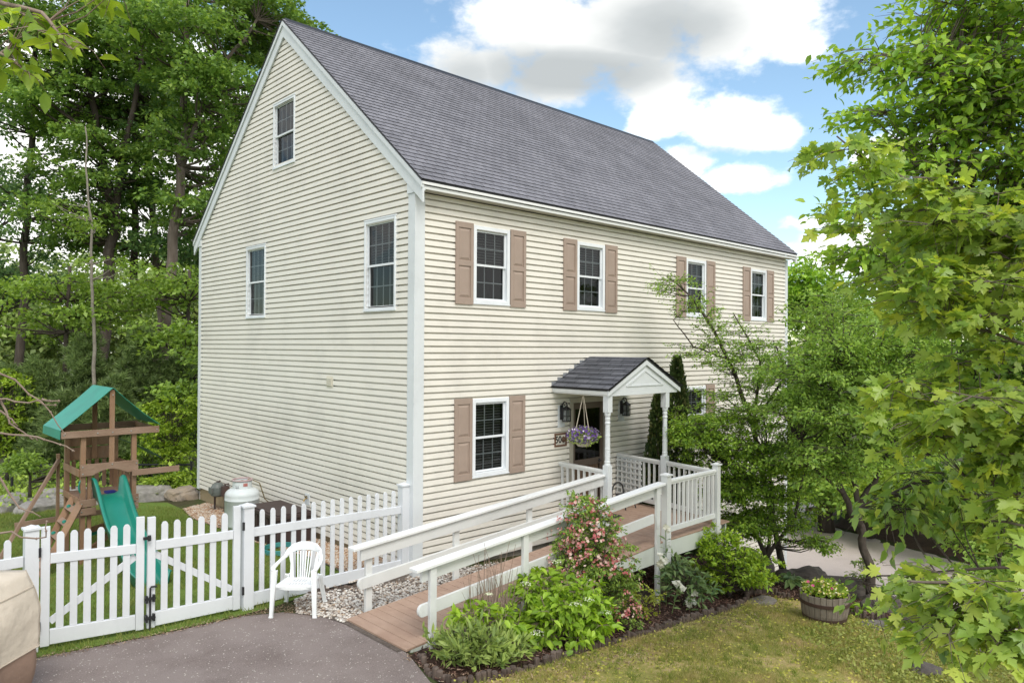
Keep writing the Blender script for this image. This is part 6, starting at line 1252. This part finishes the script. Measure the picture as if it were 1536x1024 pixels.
def dots(parent, blobs, n, r, m, seed, petals=5, cl=5, cr=.05, nm='blossom', back=.4):
    rg = np.random.default_rng(seed); P = []; U = []
    for (x, y, z, rl, rz, rd, w_) in blobs:
        k = int(n * w_)
        u = rg.normal(0, 1, (k, 3)); u /= np.linalg.norm(u, axis=1, keepdims=True); s = rg.uniform(.75, 1.12, k)[:, None]
        c = np.array([x, y, z]) + (LAT[None] * u[:, :1] * rl + FWD[None] * u[:, 1:2] * rd + np.array([[0, 0, 1]]) * u[:, 2:] * rz) * s
        nrm = LAT[None] * u[:, :1] + FWD[None] * u[:, 1:2] + np.array([[0, 0, 1]]) * (u[:, 2:] + .3)
        keep = (FWD @ nrm.T) < back
        for q, v in zip(c[keep], nrm[keep]):
            for j in range(cl): P.append(q + rg.normal(0, cr, 3)); U.append(v + rg.normal(0, .35, 3))
    return flowers(nm, P, U, r, m, parent, rg, petals)
dots(az, [[.76, -2.82, .35, .62, .45, .38, .45], [.72, -2.8, .85, .48, .38, .32, .4], [.70, -2.78, 1.2, .22, .2, .2, .1]], 240, .022, M_pink, 91, cl=7, cr=.036)
az2 = shrub('azalea', 'small low azalea with a few pink flowers at the bed edge', 1.08, -3.08, .35, .25, L_az, .035, 40, 14, .12, 92)
dots(az2, [[1.08, -3.08, -.1, .27, .14, .2, 1]], 30, .018, M_pink, 93, cl=5, cr=.03)
hy = shrub('hydrangea', 'large lime green hydrangea with flat white flower heads in the front bed', -.02, -2.95, .8, .75, L_hyd, .105, 26, 1, .2, 94, droop=.35, updir=1.0,
           blobs=[[-.02, -2.95, .10, .72, .30, .45, 62], [.1, -2.9, .34, .5, .2, .4, 34], [.35, -3.0, .0, .45, .22, .3, 22]], stems=9, bark=M_twig, nvar=.5)
hy2 = shrub('hydrangea', 'smaller lime green hydrangea beside the ramp end post', -1.02, -2.72, .6, .38, L_hyd, .10, 16, 30, .16, 95, droop=.3, updir=1.0, stems=6, bark=M_twig, nvar=.5)
M_head = islandmat('hydrangea_head', [(0, (.55, .60, .38)), (.5, (.68, .70, .52)), (1, (.78, .78, .68))], .7)
def heads(parent, pts, r, seed):
    rg = np.random.default_rng(seed)
    for q in pts:
        P = []; U = []
        for j in range(46):
            a = rg.uniform(0, 6.28); s = math.sqrt(rg.uniform(0, 1)) * r; P.append(np.array(q) + np.array([math.cos(a) * s, math.sin(a) * s, .02 - s * s * 4 + rg.normal(0, .004)])); U.append(np.array([math.cos(a) * .4, math.sin(a) * .4, 1]) + rg.normal(0, .2, 3))
        flowers('flower_head', P, U, .008, M_head, parent, rg, 4)
heads(hy, [(-.45, -2.85, .52), (.12, -2.80, .66), (.42, -3.05, .42), (-.12, -3.35, .33), (.08, -3.38, .35), (-.7, -3.3, .14), (.62, -3.2, .12), (.3, -3.45, .16), (.5, -2.9, .42)], .075, 96)
heads(hy2, [(-.98, -2.8, .50), (-1.3, -2.9, .1)], .05, 97)
shrub('willowy_perennial', 'clump of upright narrow leaved green plants at the asphalt corner of the bed', -1.45, -3.05, .42, .45, L_small, .10, 24, 1, .13, 98, tpl=T_LONG, flat=2.2, droop=-.5, updir=.3, nvar=1,
      blobs=[[-1.45, -3.05, .10, .42, .14, .32, 60], [-1.2, -3.2, .05, .35, .12, .25, 24]], cat='plant', stems=10)
shrub('evergreen_azalea', 'dense bright green shrub in front of the landing railing', 4.28, -2.78, 1.1, .65, L_rhodo, .062, 42, 1, .17, 99, updir=.9, flat=.6, droop=.05,
      blobs=[[4.28, -2.78, -.18, .62, .44, .5, 90], [4.1, -2.7, .12, .4, .25, .4, 36], [4.75, -2.95, -.38, .4, .28, .35, 34]], stems=8)
shrub('spirea', 'small yellow-green spirea between the pink azalea and the white lilies', 1.74, -2.84, .42, .3, L_yel, .034, 44, 34, .11, 100)
py_ = shrub('peony', 'dark green peony clump right of the tall ramp post', 2.98, -2.78, .8, .38, L_hosta, .12, 18, 34, .16, 101, tpl=T_LONG, updir=.8, droop=.3, cat='plant')
def lily(label, x, y, h, seed, nf):
    z = W(x, y); rg = np.random.default_rng(seed); t = thing('white_lily', label, 'flower', (x, y, z), 'white lilies in the bed')
    mb = MB(); tp = (x + rg.normal(0, .03), y + rg.normal(0, .03), z + h); mb.tube([(x, y, z - .02), ((x + tp[0]) / 2 + .01, (y + tp[1]) / 2, z + h * .5), tp], .005, 5); mb.build('stem', L_hosta, t)
    n = int(26 * h / .6); s = rg.uniform(.1, .9, n); p = np.array([x, y, z]) + (np.array(tp) - np.array([x, y, z])) * s[:, None]; a = rg.normal(0, 1, (n, 3)); a[:, 2] = .4
    link('leaves', leaves_mesh('lily', T_LONG, p, a, rg.normal(0, .4, p.shape) + np.array([0, 0, 1]), .11 * rg.uniform(.7, 1.2, n)), L_hosta, t)
    P = np.array(tp) + rg.normal(0, .05, (nf, 3)); U = rg.normal(0, 1, (nf, 3)) - FWD * .8
    flowers('blossom', P, U, .058, islandmat('lily_white', [(0, (.72, .70, .58)), (1, (.85, .84, .76))], .6, trans=.3), t, rg, 6, .9)
lily('tall white lily directly in front of the post where the ramp meets the landing', 2.69, -2.66, 1.12, 1, 3); lily('white lilies in front of the ramp boards left of the tall lily', 2.35, -2.78, .75, 2, 6)
lily('low white lily at the foot of the peony', 2.35, -2.98, .42, 3, 6); lily('lowest white lily near the edging, right of the spirea', 2.78, -3.02, .2, 4, 5)
t = thing('dry_stems', 'cluster of bare brown stems standing between the ramp and the hydrangea', 'dead plant', (-.72, -2.62, W(-.72, -2.62)))
mb = MB(); rg = np.random.default_rng(9)
for k in range(46):
    x = -.72 + rg.normal(0, .17); y = -2.64 + rg.normal(0, .08); z = W(x, y); h = rg.uniform(.5, 1.12); dx, dy = rg.normal(0, .12, 2)
    p = [(x, y, z - .02), (x + dx * .4 + rg.normal(0, .01), y + dy * .4, z + h * .5), (x + dx, y + dy, z + h)]; mb.tube(p, [.006, .0045, .002], 5)
    if k % 2: mb.tube([p[1], (p[1][0] + rg.normal(0, .08), p[1][1] + rg.normal(0, .06), p[1][2] + h * .35)], [.0035, .0015], 4)
mb.build('stems', M_twig, t)
def cone_tree(label, x, y, ztop, r, seed):
    z0 = W(x, y); rg = np.random.default_rng(seed); t = thing('arborvitae', label, 'conifer', (x, y, z0), 'arborvitae against the front wall'); n = 9000; f = rg.uniform(0, 1, n) ** 1.15; H_ = ztop - z0
    a = rg.uniform(0, 6.28, n); lob = 1 + .18 * np.sin(a * 3 + f * 14) + .12 * np.sin(a * 7 + f * 31)
    rr = r * (1 - f) ** .62 * lob * rg.uniform(.5, 1.05, n) + .015
    P = np.stack([x + np.cos(a) * rr, y + np.sin(a) * rr, z0 + .15 + f * (H_ - .15)], 1)
    A = np.stack([np.cos(a) * .5, np.sin(a) * .5, np.full(n, 1.1)], 1) + rg.normal(0, .3, (n, 3)); Nn = np.stack([np.cos(a + 1.57), np.sin(a + 1.57), np.zeros(n)], 1) + rg.normal(0, .5, (n, 3))
    link('crown', leaves_mesh('arb', T_DIAMOND, P, A, Nn, .085 * rg.uniform(.5, 1.3, n)), L_arb, t)
    mb = MB(); mb.tube([(x, y, z0 - .05), (x, y, ztop - .3)], [.05, .01], 8); mb.build('trunk', M_barkd, t)
cone_tree('tall narrow arborvitae with a pointed tip right of the porch roof', 6.0, -.62, 3.10, .42, 1); cone_tree('shorter arborvitae between the porch posts and the taller one', 5.45, -.55, 2.35, .34, 2)
def rosette(name, label, x, y, n, leaf, h, lm, seed, tpl=T_OVAL, z=None):
    z = W(x, y) if z is None else z; rg = np.random.default_rng(seed); a = rg.uniform(0, 6.28, n); s = rg.uniform(.3, 1, n)
    P = np.stack([x + np.cos(a) * s * leaf * .6, y + np.sin(a) * s * leaf * .6, z + h * (1.1 - s * .5) + rg.normal(0, .02, n)], 1)
    A = np.stack([np.cos(a), np.sin(a), .3 - s * .5], 1) + rg.normal(0, .2, (n, 3)); t = thing(name, label, 'plant', (x, y, z))
    link('leaves', leaves_mesh('ros', tpl, P, A, rg.normal(0, .25, (n, 3)) + np.array([0, 0, 1]), leaf * rg.uniform(.6, 1.2, n)), lm, t)
    mb = MB()
    for p in P[::2]: mb.tube([(x, y, z - .02), ((x + p[0]) / 2, (y + p[1]) / 2, (z + p[2]) / 2 + .03), tuple(p)], .004, 4)
    mb.build('stalks', lm, t); return t
rosette('hosta', 'light green broad leaved plant right of the flower barrel', 5.42, -4.42, 26, .16, .16, L_hyd, 1)
rosette('hosta', 'dark blue-green hosta between the boulders and the flower barrel', 6.15, -2.95, 34, .2, .22, L_hosta, 2)
rosette('fern', 'low green plant under the bright shrub by the edging', 5.3, -2.55, 60, .2, .2, L_hosta, 3, T_LONG)
shrub('ivy_clump', 'loose leafy vine around the foot of the forked tree trunk', 6.9, -3.95, .9, .28, L_cherry, .07, 14, 16, .16, 110, cat='plant')
shrub('red_barberry', 'thin small reddish twiggy shrub by the house corner above the driveway', 7.3, -1.9, .7, .22, islandmat('barberry', [(0, (.06, .03, .03)), (1, (.14, .07, .06))], .7), .03, 14, 12, .14, 111)
fl = rosette('mixed_annuals', 'yellow, cream and pink annual flowers filling the half barrel', bx, by, 30, .12, .06, L_small, 4, z=bz + .38)
rg = np.random.default_rng(44); n = 520; a = rg.uniform(0, 6.28, n); s = np.sqrt(rg.uniform(0, 1, n)) * .33
P = np.stack([bx + np.cos(a) * s, by + np.sin(a) * s, bz + .40 + (.13 - s * .25) * rg.uniform(0, 1.5, n)], 1)
link('foliage', leaves_mesh('ann', T_DIAMOND, P, rg.normal(0, .6, (n, 3)) + np.array([0, 0, .6]), rg.normal(0, 1, (n, 3)), .07 * rg.uniform(.6, 1.3, n)), L_bright, fl)
k = rg.random(n) < .34; flowers('blossom', P[k] + np.array([0, 0, .035]), rg.normal(0, .5, (k.sum(), 3)) + np.array([0, 0, 1]) - FWD * .4, .018, islandmat('annual_yellow', [(0, (.62, .50, .12)), (.6, (.75, .66, .35)), (1, (.8, .75, .6))], .6), fl, rg)
k = rg.random(n) < .03; flowers('blossom', P[k] + np.array([0, 0, .06]), rg.normal(0, .5, (k.sum(), 3)) + np.array([0, 0, 1]), .028, islandmat('annual_pink', [(0, (.5, .06, .25)), (1, (.7, .15, .3))], .6), fl, rg)
# timber seat frames on the far side of the lower driveway
t = thing('timber_trestle', 'pale wooden trestle at the far end of the lower driveway, half hidden by leaves', 'trestle', (18.6, 1.6, -2.7))
M_pine_w = mat('pale_timber', (.42, .30, .2), (.5, .38, .27), .8, 5)
zt = gz(18.8, 1.6)
mb = MB(); mb.beam((18.0, 2.2, zt + .42), (19.8, 1.2, zt + .45), .1, .12); mb.build('beam', M_pine_w, t)
for q in ((18.3, 2.0), (19.4, 1.45)):
    mb = MB(); mb.beam((q[0] - .25, q[1] - .1, zt), (q[0], q[1], zt + .42), .08, .08); mb.beam((q[0] + .25, q[1] + .1, zt), (q[0], q[1], zt + .42), .08, .08); mb.build('leg', M_pine_w, t)
# ================================================================ light, sky, camera
SUN_AZ, SUN_EL = R(248), R(53)       # direction the light comes from (azimuth from +X), over the viewer's left shoulder
w = bpy.data.worlds.new('World'); SC.world = w; w.use_nodes = True
nt = w.node_tree; nt.nodes.clear()
wo = nt.nodes.new('ShaderNodeOutputWorld'); bg = N(nt, 'Background', Strength=1.0)
sky = nt.nodes.new('ShaderNodeTexSky'); sky.sky_type = 'NISHITA'; sky.sun_disc = False
sky.sun_elevation = SUN_EL; sky.sun_rotation = R(90) - SUN_AZ; sky.air_density = 1.0; sky.dust_density = .6; sky.ozone_density = 2.0
skm = N(nt, 'MixRGB', blend_type='MULTIPLY'); skm.inputs[0].default_value = 1; skm.inputs[2].default_value = (SKYK * 1.08, SKYK * 1.10, SKYK * .98, 1)
L(nt, sky.outputs[0], skm.inputs[1])
tc = nt.nodes.new('ShaderNodeTexCoord'); D = tc.outputs['Generated']
sep = nt.nodes.new('ShaderNodeSeparateXYZ'); L(nt, D, sep.inputs[0])
def mth(op, a, b=None, c=None):
    n = N(nt, 'Math', operation=op)
    for i, x in enumerate((a, b, c)):
        if x is None: continue
        if isinstance(x, (int, float)): n.inputs[i].default_value = x
        else: L(nt, x, n.inputs[i])
    return n.outputs[0]
AZ = mth('MULTIPLY', mth('ARCTAN2', sep.outputs[1], sep.outputs[0]), 180 / math.pi)
EL = mth('MULTIPLY', mth('ARCSINE', sep.outputs[2]), 180 / math.pi)
# cumulus banks, with unseen added ones in the last row: (azimuth, elevation, half width, half height, weight)
CL = [(45.5, 24.5, 7.5, 3.6, 1), (37.5, 23.5, 8, 4.2, 1), (30, 23.3, 6.5, 4, 1), (25.5, 20.8, 3.2, 1.3, .8), (43, 20.4, 5, 2.2, 1), (36, 20, 5, 2.4, .9), (49, 21, 4, 2, .9), (51, 22, 3.2, 2.2, .75), (36, 29, 16, 5, 1), (55, 27, 6, 2, .6),
      (34.5, 17.3, 2.7, 1.8, .95), (30.2, 16.3, 4.2, 2.2, 1), (26.8, 15.5, 2.6, 1.5, .85), (29.6, 12.7, 3.4, 1.4, .9), (33, 14, 3, 2, .8), (35, 18.8, 2.5, 1.2, .8), (24.5, 9.2, 2.8, .9, .7), (21, 7, 5, 2.3, .95), (19.5, 13.5, 3.2, 1.6, .65),
      (76, 12, 17, 13, 1.0), (63, 8, 12, 7, 1.0), (88, 24, 7, 4, .4), (10, 6, 16, 5, .9), (0, 22, 10, 6, .8),
      (-60, 25, 50, 25, 1.2), (-130, 35, 50, 25, 1.2), (150, 30, 45, 25, 1.2), (100, 45, 25, 10, .8), (-20, 50, 30, 10, .8), (60, 60, 50, 8, .7), (-110, 60, 40, 8, .7)]  # out of view; the wide banks are added for stronger, more neutral ambient light
den = None
for a, e, ra, re, wt in CL:
    dx = mth('MULTIPLY', mth('SUBTRACT', AZ, float(a)), 1 / ra); dy = mth('MULTIPLY', mth('SUBTRACT', EL, float(e)), 1 / re)
    r2 = mth('ADD', mth('MULTIPLY', dx, dx), mth('MULTIPLY', dy, dy))
    g = mth('MULTIPLY', mth('POWER', 2.718, mth('MULTIPLY', r2, -.9)), float(wt))
    den = g if den is None else mth('MAXIMUM', den, g)
mp = nt.nodes.new('ShaderNodeMapping'); mp.inputs['Scale'].default_value = (1, 1, 1.7); L(nt, D, mp.inputs[0])
n1 = N(nt, 'TexNoise', Scale=9, Detail=9, Roughness=.58); L(nt, mp.outputs[0], n1.inputs['Vector'])
n2 = N(nt, 'TexNoise', Scale=30, Detail=6, Roughness=.6); L(nt, mp.outputs[0], n2.inputs['Vector'])
nz = mth('ADD', mth('MULTIPLY', mth('SUBTRACT', n1.outputs[0], .5), 1.5), mth('MULTIPLY', mth('SUBTRACT', n2.outputs[0], .5), .45))
dd = mth('ADD', den, nz)
mask = ramp(nt, dd, [(.30, 0.0), (.74, 1.0)]); mask.color_ramp.interpolation = 'EASE'
# shading of the clouds' own bodies: thick cores greyer
n4 = N(nt, 'TexNoise', Scale=5, Detail=5, Roughness=.5)
mp2 = nt.nodes.new('ShaderNodeMapping'); mp2.inputs['Location'].default_value = (0, 0, .09); mp2.inputs['Scale'].default_value = (1, 1, 2.2); L(nt, D, mp2.inputs[0]); L(nt, mp2.outputs[0], n4.inputs['Vector'])
def blob(a, e, ra, re):
    dx = mth('MULTIPLY', mth('SUBTRACT', AZ, float(a)), 1 / ra); dy = mth('MULTIPLY', mth('SUBTRACT', EL, float(e)), 1 / re)
    return mth('POWER', 2.718, mth('MULTIPLY', mth('ADD', mth('MULTIPLY', dx, dx), mth('MULTIPLY', dy, dy)), -1.0))
core = mth('MAXIMUM', mth('MULTIPLY', blob(41.5, 20.6, 9, 2.2), 1.15), mth('MULTIPLY', blob(35.5, 23.3, 7.5, 3.2), .95))
core = mth('MAXIMUM', core, mth('MULTIPLY', blob(50, 20.5, 4, 2), .7))
core = mth('MAXIMUM', core, mth('MULTIPLY', blob(31, 14.6, 4, .5), .4))
gy = mth('ADD', core, mth('MULTIPLY', mth('SUBTRACT', n4.outputs[0], .5), 1.0))
cc = ramp(nt, gy, [(.05, (1.0, 1.0, 1.0)), (.3, (.68, .70, .71)), (.75, (.42, .45, .47)), (1.0, (.36, .39, .41))])
ccs = N(nt, 'MixRGB', blend_type='MULTIPLY'); ccs.inputs[0].default_value = 1; ccs.inputs[2].default_value = (CLK, CLK * .985, CLK * .955, 1); L(nt, cc.outputs[0], ccs.inputs[1])
mx = N(nt, 'MixRGB'); L(nt, mask.outputs[0], mx.inputs[0]); L(nt, skm.outputs[0], mx.inputs[1]); L(nt, ccs.outputs[0], mx.inputs[2])
L(nt, mx.outputs[0], bg.inputs[0]); L(nt, bg.outputs[0], wo.inputs[0])
w.cycles.sampling_method = 'MANUAL'; w.cycles.sample_map_resolution = 1024

sun = bpy.data.lights.new('sun', 'SUN'); sun.energy = SUNE; sun.angle = R(26); sun.color = (1, .955, .89)
so = bpy.data.objects.new('sun', sun); COL.objects.link(so)
sd = Vector((math.cos(SUN_AZ) * math.cos(SUN_EL), math.sin(SUN_AZ) * math.cos(SUN_EL), math.sin(SUN_EL)))
so.rotation_euler = sd.to_track_quat('Z', 'Y').to_euler(); so.location = (-10, -10, 20)

cam = bpy.data.cameras.new('camera'); co_ = bpy.data.objects.new('camera', cam); COL.objects.link(co_)
cam.sensor_width = 36; cam.lens = 1092.39 / 1536 * 36; cam.clip_end = 2000; cam.clip_start = .1
rx = Vector((0.72583705, -0.68783885, 0.0061887)); ux = Vector((-0.00971331, -0.00125302, 0.99995204)); fx = Vector((0.68779811, 0.72586235, 0.00759068))
mw = Matrix((( rx.x, ux.x, -fx.x, -6.4807), (rx.y, ux.y, -fx.y, -8.9613), (rx.z, ux.z, -fx.z, 3.3), (0, 0, 0, 1)))
co_.matrix_world = mw
SC.camera = co_
SC.view_settings.view_transform = 'Standard'; SC.view_settings.look = 'None'; SC.view_settings.exposure = EXPO; SC.view_settings.gamma = 1
SC.cycles.use_denoising = True
SC.cycles.max_bounces = 7; SC.cycles.diffuse_bounces = 3; SC.cycles.glossy_bounces = 3; SC.cycles.transmission_bounces = 4; SC.cycles.transparent_max_bounces = 12
SC.cycles.sample_clamp_indirect = 8
for o in SC.objects:
    if 'rootloc' in o: del o['rootloc']
